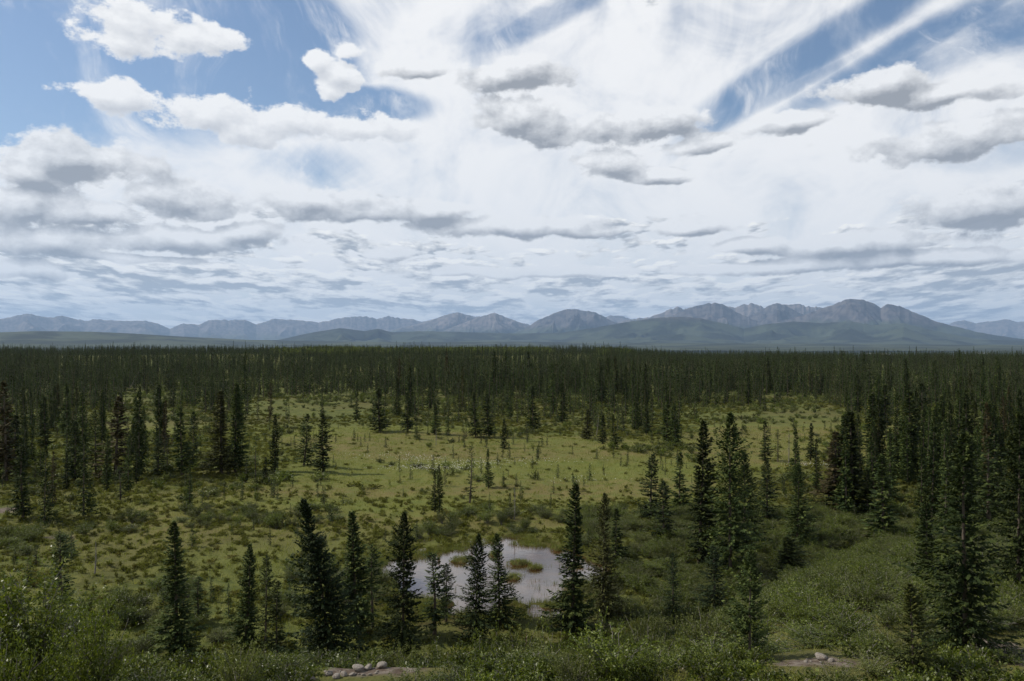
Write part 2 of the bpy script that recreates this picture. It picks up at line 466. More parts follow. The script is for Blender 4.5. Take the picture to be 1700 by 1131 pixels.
MEADOW_E = [(830, 802, 520, 80), (640, 728, 240, 30), (450, 880, 330, 90), (850, 860, 300, 60), (1250, 735, 150, 62), (1540, 712, 90, 24), (255, 705, 110, 24), (930, 738, 260, 16), (520, 682, 120, 14), (1440, 745, 60, 40), (1330, 700, 90, 30), (1620, 700, 60, 16), (590, 672, 200, 9), (230, 668, 60, 9)]
def img(X, Y):
    Yc = np.maximum(Y, 1.0); return X / Yc * FPX + 850, HOR + (CZ - 0.0) / Yc * FPX
def openness(X, Y, grow=1.0):
    px, py = img(X, Y); o = np.zeros_like(px) - 1
    for (cx, cy, rx, ry) in MEADOW_E:
        o = np.maximum(o, 1 - np.sqrt(((px - cx) / (rx * grow)) ** 2 + ((py - cy) / (ry * grow)) ** 2))
    return o + (fbm(X * .05, Y * .05, 3, 21) - .5) * .35
def meadow(X, Y):
    px, py = img(X, Y)
    return ss(.05, .35, openness(X, Y)) * ss(690, 715, py) * (1 - .65 * ss(850, 905, py)) * np.where(Y > 5, 1, 0)

# bare soil and gravel along the edge of the bank
ROCKLINE = [on_ground(*p) for p in ((560, 1118), (625, 1112), (700, 1108), (865, 1106), (905, 1108), (1180, 1102), (1365, 1098), (1650, 1075), (1688, 1090))]
SOIL = [(ROCKLINE[1][0], ROCKLINE[1][1] + .1, 1.2, .5), (ROCKLINE[3][0] + .1, ROCKLINE[3][1], 1.5, .8), (ROCKLINE[5][0], ROCKLINE[5][1], 1.1, .8),
        (ROCKLINE[6][0], ROCKLINE[6][1], 1.0, .6), (ROCKLINE[7][0], ROCKLINE[7][1], .9, 1.2), (ROCKLINE[8][0], ROCKLINE[8][1], 1.2, 1.3),
        (-54., 84., 3.5, 2.0), (-41., 72., 1.6, 1.)]
build_ground()

# ------------------------------------------------------------------ pond
def build_pond():
    n = 60
    xs = np.linspace(-14, 12, n); ys = np.linspace(46, 76, n)
    X, Y = np.meshgrid(xs, ys)
    Vs = np.stack([X.ravel(), Y.ravel(), np.full(X.size, WATER)], 1)
    i, j = np.meshgrid(np.arange(n - 1), np.arange(n - 1), indexing='ij')
    F = np.stack([i * n + j, i * n + j + 1, (i + 1) * n + j + 1, (i + 1) * n + j], -1).reshape(-1, 4)
    keep = (pond_f(X, Y)[:-1, :-1] > -.33).ravel()
    F = F[keep]
    m, g = new_mat('tea_brown_water')
    p = world_pos(g)
    c = mixc(g, noise(p, .5, 3).sstep(.4, .6), (.030, .013, .005), (.055, .024, .008))
    w = noise(vec(g, *[q * k for q, k in zip(sep(p)[:2], (1.0, 2.2))]), 1.6, 3, .5)
    pr = princ(g, c, .03, .5, bump(g, w, .12, .02))
    pr.inputs['IOR'].default_value = 2.3
    o = mesh_obj('pond_water', Vs, F, m)
    tag(o, 'still pond reflecting the white clouds, brown at its edge', None, None, 'structure')
build_pond()
build_bars()

# ------------------------------------------------------------------ mountains and foothills
def interp_profile(prof):
    prof = sorted(prof); xs = np.array([p[0] for p in prof], float); ys = np.array([p[1] for p in prof], float)
    az = np.arctan((xs - 850) / FPX)
    return lambda a: np.interp(a, az, (HOR - ys) / FPX * np.cos(az))
def mountain(name, label, prof, D, front, back, mat, rough=1.0, jag=.02, na=520, nr=90, base=-60., seed=1, fold=1.0, power=1.5):
    f = interp_profile(prof)
    a0 = math.atan((prof[0][0] - 850) / FPX); a1 = math.atan((prof[-1][0] - 850) / FPX)
    A = np.linspace(a0, a1, na); T = np.concatenate([np.linspace(-1, 0, nr)[:-1], np.linspace(0, 1, 16)])
    tt, aa = np.meshgrid(T, A, indexing='ij')
    rc = D * (1 + .05 * (vnoise(aa * 7, aa * 0 + .5, seed) - .5))
    rad_ = rc + np.where(tt < 0, tt * front, tt * back)
    crest = CZ + f(aa) * rc
    crest = crest + (crest - base) * jag * (fbm(aa * 260, aa * 0, 4, seed + 3) - .5) * 2
    X, Y = np.sin(aa) * rad_, np.cos(aa) * rad_
    t = np.abs(tt)
    env = (1 - t) ** power
    sc_ = 1.0 / (front * .30)
    fw = np.mean([f(aa + q) for q in np.linspace(-.035, .035, 9)], axis=0)
    pk = np.clip((f(aa) - fw) / (np.maximum(fw, .004)) * 3.2, -.75, .75)
    wx = (fbm(X * sc_ * .7, Y * sc_ * .7, 3, seed + 50) - .5) * 3.0
    rn = ridged(X * sc_ * .8 + wx, Y * sc_ * .8 - wx * .7, 5, seed + 9)
    rn2 = ridged(X * sc_ * 4.5 + wx, Y * sc_ * 3.0, 4, seed + 19)
    k = np.clip(t * 7, 0, 1) * fold
    Hh = (crest - base) * env
    Z = base + Hh * (1 + pk * np.clip(t * 5, 0, 1) * (1 - t) * fold) * (1 - k * .72 * (1 - rn)) * (1 - k * .07 * (1 - rn2) * (1 - t)) + (crest - base) * k * .10 * (rn - .4) * (1 - t) * (t > 0)
    # keep slopes under the skyline
    lim = CZ + f(aa) * rad_ * .995
    Z = np.where(t > .03, np.minimum(Z, np.maximum(lim, base)), Z)
    Vs = np.stack([X.ravel(), Y.ravel(), Z.ravel()], 1)
    nA = len(A)
    i, j = np.meshgrid(np.arange(len(T) - 1), np.arange(nA - 1), indexing='ij')
    F = np.stack([i * nA + j, i * nA + j + 1, (i + 1) * nA + j + 1, (i + 1) * nA + j], -1).reshape(-1, 4)
    o = mesh_obj(name, Vs, F, mat, smooth=True)
    rel = (Z - base) / max(1.0, float((crest - base).max()))
    atb = o.data.attributes.new('rel', 'FLOAT', 'POINT'); atb.data.foreach_set('value', rel.ravel().astype(np.float32))
    return tag(o, label, None, None, 'structure')
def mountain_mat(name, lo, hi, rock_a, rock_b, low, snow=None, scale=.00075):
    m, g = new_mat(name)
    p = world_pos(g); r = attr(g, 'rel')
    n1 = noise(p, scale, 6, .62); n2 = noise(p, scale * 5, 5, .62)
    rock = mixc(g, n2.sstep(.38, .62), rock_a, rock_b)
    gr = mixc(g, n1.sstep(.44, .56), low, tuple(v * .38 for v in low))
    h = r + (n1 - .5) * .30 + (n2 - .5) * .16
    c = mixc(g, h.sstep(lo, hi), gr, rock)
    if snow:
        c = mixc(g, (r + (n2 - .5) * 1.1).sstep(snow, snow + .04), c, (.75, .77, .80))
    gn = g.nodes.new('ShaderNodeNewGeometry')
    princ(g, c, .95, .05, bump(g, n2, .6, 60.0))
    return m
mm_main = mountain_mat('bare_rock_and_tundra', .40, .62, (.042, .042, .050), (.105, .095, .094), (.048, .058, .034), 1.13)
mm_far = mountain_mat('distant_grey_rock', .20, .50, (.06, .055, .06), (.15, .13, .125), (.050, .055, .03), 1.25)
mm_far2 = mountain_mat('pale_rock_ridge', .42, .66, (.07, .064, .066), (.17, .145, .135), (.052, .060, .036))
mm_low = mountain_mat('tundra_hill', 2.0, 3.0, (.1, .1, .1), (.1, .1, .1), (.055, .064, .034), None, .0007)
mountain('mountains', 'long blue mountain range along the left skyline',
  [(-260,530),(-120,527),(-40,532),(0,529),(15,527),(30,522),(45,520),(60,523),(80,527),(90,526),(103,523),(120,528),(140,532),(160,529),(185,531),(215,532),(235,531),(262,536),(282,545),(305,536),(330,539),(345,532),(360,530),(385,531),(405,530),(425,538),(435,535),(452,529),(480,530),(500,531),(530,535),(545,532),(560,528),(590,525),(605,524),(625,529),(645,524),(665,528),(685,529),(700,534),(725,529),(745,521),(762,518),(780,523),(790,526),(805,523),(822,519),(840,526),(862,534),(885,540),(920,536),(960,545),(1000,527),(1018,523),(1040,526),(1060,535),(1100,550)],
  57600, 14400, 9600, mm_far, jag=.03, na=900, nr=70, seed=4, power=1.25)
mountain('mountains', 'lighter rocky crest behind the right-hand massif',
  [(960,560),(1000,542),(1050,529),(1080,526),(1100,519),(1115,512),(1127,508),(1140,514),(1165,510),(1200,508),(1220,510),(1235,505),(1250,503),(1258,504),(1270,511),(1300,508),(1317,504),(1335,507),(1350,510),(1375,509),(1400,512),(1450,516),(1500,522),(1560,548),(1620,560)],
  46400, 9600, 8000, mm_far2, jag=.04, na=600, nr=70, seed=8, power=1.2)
for lab, D_, sd_, prof_ in (
  ('flat-topped blue mountain standing apart left of the massif', 25000, 41, [(800,570),(830,558),(870,546),(890,533),(915,521),(930,516),(942,512),(956,513),(970,515),(987,517),(1000,524),(1012,531),(1040,541),(1090,556),(1150,570)]),
  ('dark pyramid peak at the left of the massif', 24000, 42, [(1010,566),(1050,548),(1090,533),(1120,522),(1145,510),(1160,506),(1175,503),(1188,502),(1200,505),(1215,513),(1235,523),(1262,535),(1300,550),(1340,566)]),
  ('pointed middle peak of the massif', 25500, 43, [(1150,562),(1195,545),(1228,532),(1255,519),(1275,508),(1290,502),(1303,506),(1322,516),(1350,528),(1390,542),(1440,560)]),
  ('highest rounded summit of the massif with its right shoulder', 22500, 44, [(1180,566),(1240,548),(1290,534),(1335,522),(1370,510),(1390,502),(1405,497),(1420,495),(1440,499),(1455,506),(1463,510),(1475,503),(1488,506),(1505,512),(1530,523),(1555,533),(1580,540),(1620,550),(1660,557),(1710,564),(1780,570),(1900,574)]),
  ('left of two sharp blue peaks near the middle of the skyline', 31000, 45, [(620,560),(660,545),(700,536),(725,528),(745,521),(762,518),(775,523),(800,533),(835,545),(880,560)]),
  ('right of two sharp blue peaks near the middle of the skyline', 28500, 46, [(690,563),(740,547),(780,531),(805,523),(822,519),(835,524),(860,534),(895,546),(940,562)])):
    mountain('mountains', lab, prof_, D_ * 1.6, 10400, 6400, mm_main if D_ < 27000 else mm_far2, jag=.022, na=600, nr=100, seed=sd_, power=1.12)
mountain('mountains', 'faint far peaks at the right edge of the skyline',
  [(1500,556),(1560,546),(1585,533),(1600,531),(1620,536),(1640,533),(1665,530),(1675,530),(1690,534),(1720,531),(1760,526),(1820,530),(1900,545)],
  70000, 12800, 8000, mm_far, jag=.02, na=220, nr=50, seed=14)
mountain('hills', 'smooth green spurs in front of the rocky massif',
  [(360,572),(450,566),(520,551),(565,544),(605,549),(628,545),(650,551),(700,549),(780,551),(850,553),(930,552),(990,543),(1040,534),(1090,527),(1130,525),(1165,528),(1200,536),(1235,545),(1270,538),(1320,533),(1365,536),(1410,533),(1450,539),(1500,536),(1550,548),(1620,562),(1720,569),(1850,573)],
  29600, 8800, 6400, mountain_mat('green_spur', .80, 1.25, (.07, .06, .06), (.12, .10, .09), (.048, .058, .034), None, .0007), jag=.012, na=700, nr=70, seed=23, fold=.8, power=1.2)
mountain('hills', 'low smooth tundra hills in front of the left mountains',
  [(-260,560),(-100,556),(0,551),(60,549),(150,550),(220,553),(300,558),(380,562),(460,566),(560,568),(700,569),(850,568),(1000,570),(1200,571),(1400,572),(1700,574),(1900,575)],
  20000, 8300, 4800, mm_low, jag=.006, na=400, nr=50, seed=31, fold=.35, base=-40.)
# ------------------------------------------------------------------ spruce builder
def spruce_geo(seed, h=6.0, w=.75, nbr=150, ntw=12, tw=.30, wd=.055, bare=.06, shape='column', lean=0.0, gap=.25, droop=.45, club=.0, odd=None):
    rs = np.random.RandomState(seed)
    zt = np.linspace(0, 1, 9)
    bx, by = (rs.rand(2) - .5) * .10 * h * .35
    ax = lambda t: np.stack([bx * np.sin(t * 2.6) + lean * t * t, by * np.sin(t * 2.1), t * h], -1)
    pts = ax(zt); pts[:, 2] *= .985
    rad = .013 * h * (1 - zt) ** .9 + .006
    trunk = tube(pts, rad, 6)
    # radius profile with lumps
    lump = rs.rand(14)
    def prof(t):
        lp = np.interp(t * 13, np.arange(14), lump)
        if shape == 'column': p = .05 + .95 * np.minimum(1, (1 - t) / .80) ** .95
        elif shape == 'broad': p = .05 + .95 * (1 - t) ** .80
        elif shape == 'skirt': p = .05 + .95 * (1 - t) ** 1.25
        elif shape == 'thin': p = .22 + .78 * (1 - t) ** .7
        elif shape == 'snag': p = .30 + .70 * (1 - t) ** .5
        p = p * (.66 + .68 * lp) * np.minimum(1, (1.01 - t) / .08)
        if club: p = p + club * np.exp(-((t - .93) / .035) ** 2)
        return p * w
    Q, Tn = [], []
    ts = bare + (1 - bare) * (np.arange(nbr) + rs.rand(nbr)) / nbr
    ts = ts ** .93
    hole = [(rs.uniform(.1, .85), rs.uniform(0, 6.28)) for _ in range(5)]
    for k, t in enumerate(ts):
        phi = k * 2.39996 + rs.normal(0, .5)
        if any(abs(t - a) < .05 and math.cos(phi - b) > .2 for a, b in hole) and rs.rand() < gap * 2.5: continue
        if rs.rand() < gap * .4: continue
        L = prof(t) * rs.uniform(.62, 1.22) + .05
        L *= 1 + .28 * math.cos(phi - 9 * lump[3] - 7 * t * lump[5])
        if rs.rand() < .05: L *= 1.35
        base = ax(np.array([t]))[0]
        up = (.55 * t ** 2 * 1.6 - droop * (1 - t) ** .6 * 1.0) + rs.normal(0, .10)
        n = max(3, int(ntw * (.45 + .55 * L / w)))
        s = (np.arange(n) + .6 + rs.rand(n) * .4) / (n + .4)
        s = np.clip(.12 + .9 * s, 0, 1)
        ca, sa = math.cos(phi), math.sin(phi)
        zoff = up * L * s + .32 * L * s ** 3 * (1 - t * .5)
        cx, cy, cz = base[0] + ca * L * s, base[1] + sa * L * s, base[2] + zoff
        side = np.where(np.arange(n) % 2 == 0, 1.0, -1.0)
        th = phi + side * rs.uniform(.35, 1.15, n) * (1 - .7 * s ** 3)
        tl = tw * rs.uniform(.6, 1.25, n) * (.28 + .72 * min(1, L / w)) * (1.05 - .35 * s)
        pit = rs.normal(-.18, .30, n) + up * .3
        dx_, dy_, dz_ = np.cos(th) * np.cos(pit), np.sin(th) * np.cos(pit), np.sin(pit)
        roll = rs.uniform(-.9, .9, n)
        px_, py_, pz_ = -np.sin(th) * np.cos(roll), np.cos(th) * np.cos(roll), np.sin(roll)
        wv = wd * rs.uniform(.7, 1.35, n)
        C = np.stack([cx, cy, cz], 1); D = np.stack([dx_, dy_, dz_], 1); P_ = np.stack([px_, py_, pz_], 1)
        a = C - D * (tl * .15)[:, None]; c = C + D * tl[:, None]; mid = C + D * (tl * .45)[:, None]
        b = mid + P_ * wv[:, None]; d = mid - P_ * wv[:, None] + np.array([0, 0, -.015])
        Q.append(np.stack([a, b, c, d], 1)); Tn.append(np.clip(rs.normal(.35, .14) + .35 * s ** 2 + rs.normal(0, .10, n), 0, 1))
    # leader
    n = 7
    for k in range(n):
        t0 = 1 - .05 * k / n; C = ax(np.array([t0]))[0]; ph = k * 2.4
        D = np.array([math.cos(ph) * .5, math.sin(ph) * .5, .8]); P_ = np.array([-math.sin(ph), math.cos(ph), 0])
        q = np.stack([C, C + D * .06 + P_ * .02, C + D * .17, C + D * .06 - P_ * .02]); Q.append(q[None]); Tn.append(np.array([.6]))
    Q = np.concatenate(Q); Tn = np.concatenate(Tn)
    return trunk, (Q.reshape(-1, 3), np.arange(len(Q) * 4).reshape(-1, 4)), Tn

KINDS = {}   # kind -> list of (crown mesh, trunk mesh, height, width)
def reg(kind, seeds, mat='needles', **kw):
    KINDS.setdefault(kind, [])
    for s in seeds:
        tr, cr, tn = spruce_geo(s, **kw)
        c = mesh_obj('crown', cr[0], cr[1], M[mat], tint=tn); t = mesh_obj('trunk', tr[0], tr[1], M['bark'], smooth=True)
        cm, tm = c.data, t.data; bpy.data.objects.remove(c); bpy.data.objects.remove(t)
        cm.name = 'crown'; tm.name = 'trunk'
        KINDS[kind].append((cm, tm, kw.get('h', 6.0), kw.get('w', .75)))
HI = dict(nbr=370, ntw=20, tw=.22, wd=.036)
reg('near_column', (1, 2, 3, 4), h=6., w=.62, shape='column', gap=.12, **HI)
reg('near_broad', (11, 12, 13, 14), h=6., w=1.1, shape='broad', gap=.12, nbr=460, ntw=22, tw=.22, wd=.037)
reg('near_thin', (21, 22, 23), h=5., w=.50, shape='thin', gap=.35, bare=.12, nbr=220, ntw=13, tw=.20, wd=.030)
reg('near_blue', (31, 32), mat='needles_blue', h=6., w=1.1, shape='broad', gap=.2, club=.1, **HI)
reg('leaning_blue', (35,), mat='needles_blue', h=6., w=2.0, shape='skirt', gap=.3, lean=-.8, nbr=900, ntw=28, tw=.24, wd=.046, droop=.55)
reg('yellow_sapling', (41, 42), mat='needles_yellow', h=4., w=.85, shape='broad', gap=.25, nbr=300, ntw=20, tw=.20, wd=.034, droop=-.1, bare=.03)
reg('green_sapling', (44,), mat='needles', h=4., w=.85, shape='broad', gap=.30, nbr=300, ntw=22, tw=.20, wd=.036, droop=-.05, bare=.03)
MID = dict(nbr=210, ntw=12, tw=.30, wd=.062)
reg('mid_column', (51, 52, 53, 54, 55), h=6., w=.58, shape='column', gap=.15, **MID)
reg('mid_broad', (61, 62, 63), h=6., w=.9, shape='broad', gap=.2, **MID)
reg('mid_thin', (71, 72, 73), h=5., w=.42, shape='thin', gap=.35, bare=.12, nbr=100, ntw=9, tw=.24, wd=.04)
reg('mid_brown', (81, 82), mat='needles_brown', h=6., w=.60, shape='column', gap=.3, **MID)
LOW = dict(nbr=80, ntw=5, tw=.42, wd=.11)
reg('low', (91, 92, 93, 94, 95, 96), h=6., w=.62, shape='column', gap=.12, **LOW)

rng = random.Random(5)
ALL_SPRUCE = []
def put_spruce(x, y, h, w, kind, label, group=None, name='spruce_tree', lean=0.0, vi=None):
    lst = KINDS[kind]; cm, tm, h0, w0 = lst[rng.randrange(len(lst)) if vi is None else vi % len(lst)]
    e = empty(name, (x, y, gz(x, y) - .05))
    e.rotation_euler = (rng.gauss(0, .022), lean + rng.gauss(0, .022), rng.uniform(0, 6.283) if not kind.startswith('leaning') else .2)
    s = h / h0; sw = w / 2 / w0 if w else s
    e.scale = (sw, sw, s)
    tag(e, label, 'spruce', group)
    for nm, me in (('crown', cm), ('trunk', tm)):
        o = bpy.data.objects.new(nm, me); COL.objects.link(o); o.parent = e
    ALL_SPRUCE.append(e)
    return e
# photo pixels: centre x, top y, foot y, width, kind, label, distance when the foot is hidden
HAND = [
 (295, 868, 1095, 62, 'near_column', 'dark dense spruce standing alone in front of the tundra left of the pond', 44),
 (548, 828, 1085, 165, 'leaning_blue', 'broadest foreground spruce, blue-green with a bent drooping top', 42),
 (592, 850, 1060, 58, 'near_column', 'slender spruce close behind the broad bent-topped one', 47),
 (620, 905, 1045, 42, 'near_thin', 'thin spruce between the bent-topped spruce and the pond edge', 48),
 (670, 852, 1085, 92, 'near_broad', 'full spruce covering the left end of the pond', 43),
 (408, 905, 1070, 42, 'near_column', 'dark narrow spruce, first of three left of the bent-topped one', 45),
 (441, 925, 1085, 34, 'near_thin', 'bare-trunked sparse spruce, middle of the three left of the bent-topped one', 43),
 (462, 965, 1085, 32, 'near_thin', 'shorter sparse spruce, last of the three left of the bent-topped one', 43),
 (722, 918, 1052, 50, 'near_thin', 'sparse spruce silhouetted on the water beside the full one', 47),
 (741, 938, 1042, 36, 'near_thin', 'thinnest see-through spruce against the white water', 49),
 (788, 888, 1056, 68, 'near_broad', 'ragged spruce in front of the middle of the pond', 46),
 (830, 888, 1042, 64, 'near_broad', 'layered spruce in front of the grassy islets', 49),
 (949, 805, 1060, 62, 'near_column', 'tallest narrow spruce at the right end of the pond', None),
 (1000, 822, 1035, 66, 'near_broad', 'conical spruce just right of the tallest pond-side one', None),
 (1021, 845, 942, 30, 'mid_column', 'small dark pointed spruce behind the right shore', None),
 (1117, 918, 1032, 42, 'near_blue', 'short blue-green spruce among brown bushes on the slope', None),
 (1243, 912, 1135, 82, 'green_sapling', 'pale green young spruce with open top at the bottom edge', 18.5),
 (1160, 700, 938, 62, 'near_column', 'tall spruce with tiered edge left of the big double-topped one', None),
 (1212, 688, 962, 92, 'near_broad', 'biggest spruce of the right group with a full spire', None),
 (1236, 752, 915, 66, 'near_broad', 'spruce grown into the right flank of the biggest one', None),
 (1185, 905, 1022, 66, 'near_blue', 'low bluish spruce at the foot of the biggest one', None),
 (1080, 755, 862, 52, 'mid_broad', 'conical spruce at the near right edge of the meadow', None),
 (1103, 800, 905, 58, 'mid_broad', 'dark bushy spruce beside the conical one at the meadow edge', None),
 (1128, 752, 850, 32, 'mid_column', 'slim spruce between the meadow-edge pair and the tall tiered one', None),
 (1272, 766, 868, 48, 'mid_broad', 'neat conical spruce right of the biggest one', None),
 (1322, 770, 908, 60, 'near_broad', 'dark conical spruce with a dense pointed crown on the right slope', None),
 (1306, 892, 960, 86, 'near_broad', 'low wide dark spruce below the dense pointed one', None),
 (1415, 685, 852, 66, 'near_column', 'massive dark spruce in the clump right of the open meadow', None),
 (1384, 718, 850, 56, 'mid_brown', 'rusty brown-tinged spruce on the left of the right-hand clump', None),
 (1466, 757, 902, 46, 'mid_column', 'straight green spruce in front of the right-hand clump', None),
 (1503, 650, 795, 46, 'mid_column', 'tall ragged spruce right of the dark clump', None),
 (1532, 830, 988, 42, 'near_column', 'narrow dark spruce alone in the bushes of the right slope', None),
 (1533, 638, 742, 44, 'mid_broad', 'grey-green wide spruce beside the small right clearing', None),
 (1603, 722, 1088, 150, 'near_broad', 'largest spruce of the right edge with olive yellow boughs', None),
 (1516, 972, 1160, 92, 'yellow_sapling', 'yellow-green sapling at the bottom right corner', 16.5),
 (1640, 728, 880, 74, 'mid_broad', 'dark spruce behind the largest right-edge one', None),
 (1688, 690, 1010, 105, 'near_broad', 'full green spruce cut by the right border', None),
 (1566, 758, 905, 56, 'mid_broad', 'dense spruce just left of the largest right-edge one', None),
 (1345, 703, 765, 16, 'mid_column', 'dark columnar spruce with blunt top at the far right of the meadow', None),
 (1269, 700, 766, 20, 'mid_column', 'slim pointed spruce in the grass beyond the meadow, left of a thinner one', None),
 (1291, 714, 768, 13, 'mid_thin', 'thinner spruce next to the slim pointed one beyond the meadow', None),
 (12, 635, 800, 40, 'mid_brown', 'brownish tall spruce at the left border', None),
 (28, 690, 790, 34, 'mid_column', 'dark spruce leaning into the brownish one at the left border', None),
 (112, 640, 728, 22, 'mid_column', 'narrow dark spruce in the green gap near the left border', None),
 (192, 660, 796, 46, 'mid_brown', 'spruce with reddish brown dying top', None),
 (160, 682, 785, 36, 'mid_broad', 'dark skirted spruce just left of the one with the reddish top', None),
 (232, 643, 792, 22, 'mid_column', 'very slim columnar spruce right of the reddish-topped one', None),
 (138, 655, 755, 22, 'mid_column', 'slim spruce behind the dark skirted one', None),
 (303, 678, 790, 34, 'mid_column', 'left spruce of the pair beside the open tundra', None),
 (321, 685, 776, 32, 'mid_broad', 'right spruce of the pair beside the open tundra', None),
 (368, 650, 788, 46, 'near_column', 'bulky grey-green spruce at the left edge of the meadow', None),
 (391, 638, 784, 36, 'near_column', 'taller darker spruce next to the bulky grey-green one', None),
 (457, 690, 786, 18, 'mid_column', 'needle-thin spruce standing alone left of the meadow pair', None),
 (505, 688, 773, 40, 'mid_broad', 'cone-shaped spruce in the meadow, wider of two', None),
 (537, 688, 785, 28, 'mid_column', 'narrower spruce in the meadow right of the cone-shaped one', None),
 (262, 733, 790, 40, 'mid_broad', 'short bushy spruce at the edge of the left thicket', None),
 (278, 727, 785, 14, 'mid_thin', 'small upright spruce beside the short bushy one', None),
 (316, 772, 846, 14, 'mid_column', 'dark post-like spruce in the low bushes below the tundra pair', None),
 (425, 735, 800, 14, 'mid_thin', 'young spruce in the willow thicket below the meadow pair, left one', None),
 (441, 760, 806, 14, 'mid_column', 'young spruce in the willow thicket, right one', None),
 (408, 768, 802, 12, 'mid_thin', 'smallest spruce at the left end of the willow thicket', None),
 (78, 660, 745, 24, 'mid_column', 'dark spruce in the second row of the left thicket', None),
 (40, 728, 862, 32, 'mid_column', 'olive spruce low in the left thicket', None),
 (140, 722, 858, 38, 'mid_broad', 'spreading olive spruce in the middle of the left thicket', None),
 (75, 742, 872, 36, 'mid_broad', 'lowest spruce of the left thicket above the brown ground', None),
 (125, 700, 800, 28, 'mid_column', 'upright spruce in the heart of the left thicket', None),
 (201, 778, 832, 20, 'mid_thin', 'small spruce in front of the reddish-topped one', None),
 (106, 888, 1030, 52, 'near_thin', 'thin leafy-skirted spruce standing behind the big willow bush', None),
 (333, 958, 1036, 36, 'near_thin', 'short sparse spruce just right of the dark foreground one', None),
 (62, 905, 940, 14, 'mid_thin', 'tiny spruce on the open tundra near the left border', None),
 (631, 645, 718, 30, 'mid_column', 'stout dark spruce behind the left of the meadow', None),
 (677, 652, 718, 20, 'mid_column', 'dark spruce right of the stout one behind the meadow', None),
 (692, 704, 731, 14, 'mid_broad', 'little tilted spruce at the foot of the pair behind the meadow', None),
 (722, 670, 722, 16, 'mid_column', 'even spruce in the row behind the meadow', None),
 (743, 690, 725, 12, 'mid_broad', 'small pale spruce in the row behind the meadow', None),
 (790, 652, 728, 20, 'mid_column', 'left one of two close dark spruces behind the meadow centre', None),
 (812, 655, 728, 24, 'mid_column', 'right one of two close dark spruces behind the meadow centre', None),
 (837, 697, 746, 14, 'mid_column', 'slim spruce nearest the meadow in the middle row', None),
 (885, 642, 717, 20, 'mid_column', 'narrow dark spruce behind the meadow, right of centre', None),
 (875, 700, 734, 11, 'mid_thin', 'small spruce in the grass below the narrow dark one', None),
 (1019, 690, 746, 18, 'mid_column', 'spruce at the front of the small clump', None),
 (1000, 690, 738, 16, 'mid_column', 'spruce in the middle of the small clump behind the meadow', None),
 (972, 680, 730, 22, 'mid_column', 'dark spruce on the left of the small clump behind the meadow', None),
 (1106, 668, 738, 26, 'mid_column', 'dark double-width spruce behind the meadow left of the tiered one', None),
 (1122, 672, 742, 20, 'mid_column', 'green spruce touching the dark double-width one', None),
 (780, 740, 836, 20, 'mid_thin', 'tall thin ragged spruce in the middle of the meadow', None),
 (811, 746, 811, 15, 'mid_column', 'shorter spruce right of the ragged one in the middle of the meadow', None),
 (730, 772, 850, 14, 'mid_column', 'right stem of the twin spruces near the middle of the meadow', None),
 (722, 782, 850, 11, 'mid_column', 'left stem of the twin spruces near the middle of the meadow', None),
 (1440, 780, 862, 32, 'mid_column', 'spruce at the foot of the massive dark one', None),
 (1620, 668, 770, 32, 'mid_column', 'tall dark spruce rising behind the right-edge trees', None),
 (1655, 720, 800, 26, 'mid_column', 'dark spruce between the right-edge trees and the border', None),
 (1590, 660, 740, 18, 'mid_column', 'slim dark spruce above the largest right-edge one', None),
 (1450, 655, 750, 34, 'mid_column', 'broad-based dark spruce behind the right clump', None),
 (1467, 640, 712, 26, 'mid_column', 'dark spruce on the right forest edge above the small clearing', None),
]
HANDXY = []
for (px, yt, yb, wp, kind, lab, Yo) in HAND:
    if Yo is None: x, y = on_ground(px, yb)
    else: x, y = at(px, Yo)
    ztop = CZ + (HOR - yt) / FPX * y
    h = ztop - gz(x, y) + .05
    put_spruce(x, y, h, wp / FPX * y * .98, kind, lab)
    HANDXY.append((x, y))
print('hand spruces', len(HAND))

# the rest of the forest: drawn by density, the largest as single trees, the others as one mass
rs = np.random.RandomState(77)
def sample(y0, y1, per, n_extra=1.0):
    area = .5 * (y1 ** 2 - y0 ** 2) * 2 * .80
    n = int(area / per)
    y = np.sqrt(rs.uniform(y0 ** 2, y1 ** 2, n)); x = rs.uniform(-.80, .80, n) * y
    return x, y
def thin_out(x, y):
    o = openness(x, y)
    px, py = img(x, y)
    keep = np.where(o > .12, .012, np.where(o > -.05, .25, 1.0))
    g_ = fbm(x * .06, y * .06, 3, 61)
    cl = ss(.40, .56, g_)
    keep = keep * np.where(y < 300, .35 + .65 * cl, .30 + .70 * ss(.36, .52, fbm(x * .02, y * .02, 3, 62)))
    keep = keep * np.where((py > 880), .04, 1) * np.where((px > 1010) & (py > 850), np.where(px > 1330, .75, .3), 1)
    keep = keep * np.where((px > 380) & (px < 1060) & (py > 760), .0, 1)
    keep = keep * np.where((px > 300) & (px < 1010) & (py > 715), .12, 1)
    keep = keep * np.where((py > 690) & (px < 1380), .6, 1)
    keep = keep * np.where((py > 655) & (py <= 690) & (px < 1400), .8, 1)
    keep = keep * np.where((px < 330) & (py > 820), .10, 1)
    return rs.rand(len(x)) < keep
chunks = []
for (y0, y1, per) in ((70, 180, 15), (180, 340, 11), (340, 700, 27), (700, 1500, 42), (1500, 3200, 150)):
    x, y = sample(y0, y1, per); k = thin_out(x, y); chunks.append(np.stack([x[k], y[k]], 1))
for (y0, y1, per) in ((62, 185, 16),):
    x, y = sample(y0, y1, per); px, py = img(x, y)
    k = thin_out(x, y) & ((px > 1370) | (px < 300)) & (pond_f(x, y) < -.5); chunks.append(np.stack([x[k], y[k]], 1))
pts = np.concatenate(chunks)
hx = np.array(HANDXY)
dmin = np.min(np.hypot(pts[:, None, 0] - hx[None, :, 0], pts[:, None, 1] - hx[None, :, 1]), 1)
pts = pts[dmin > 1.6]
nS = 420
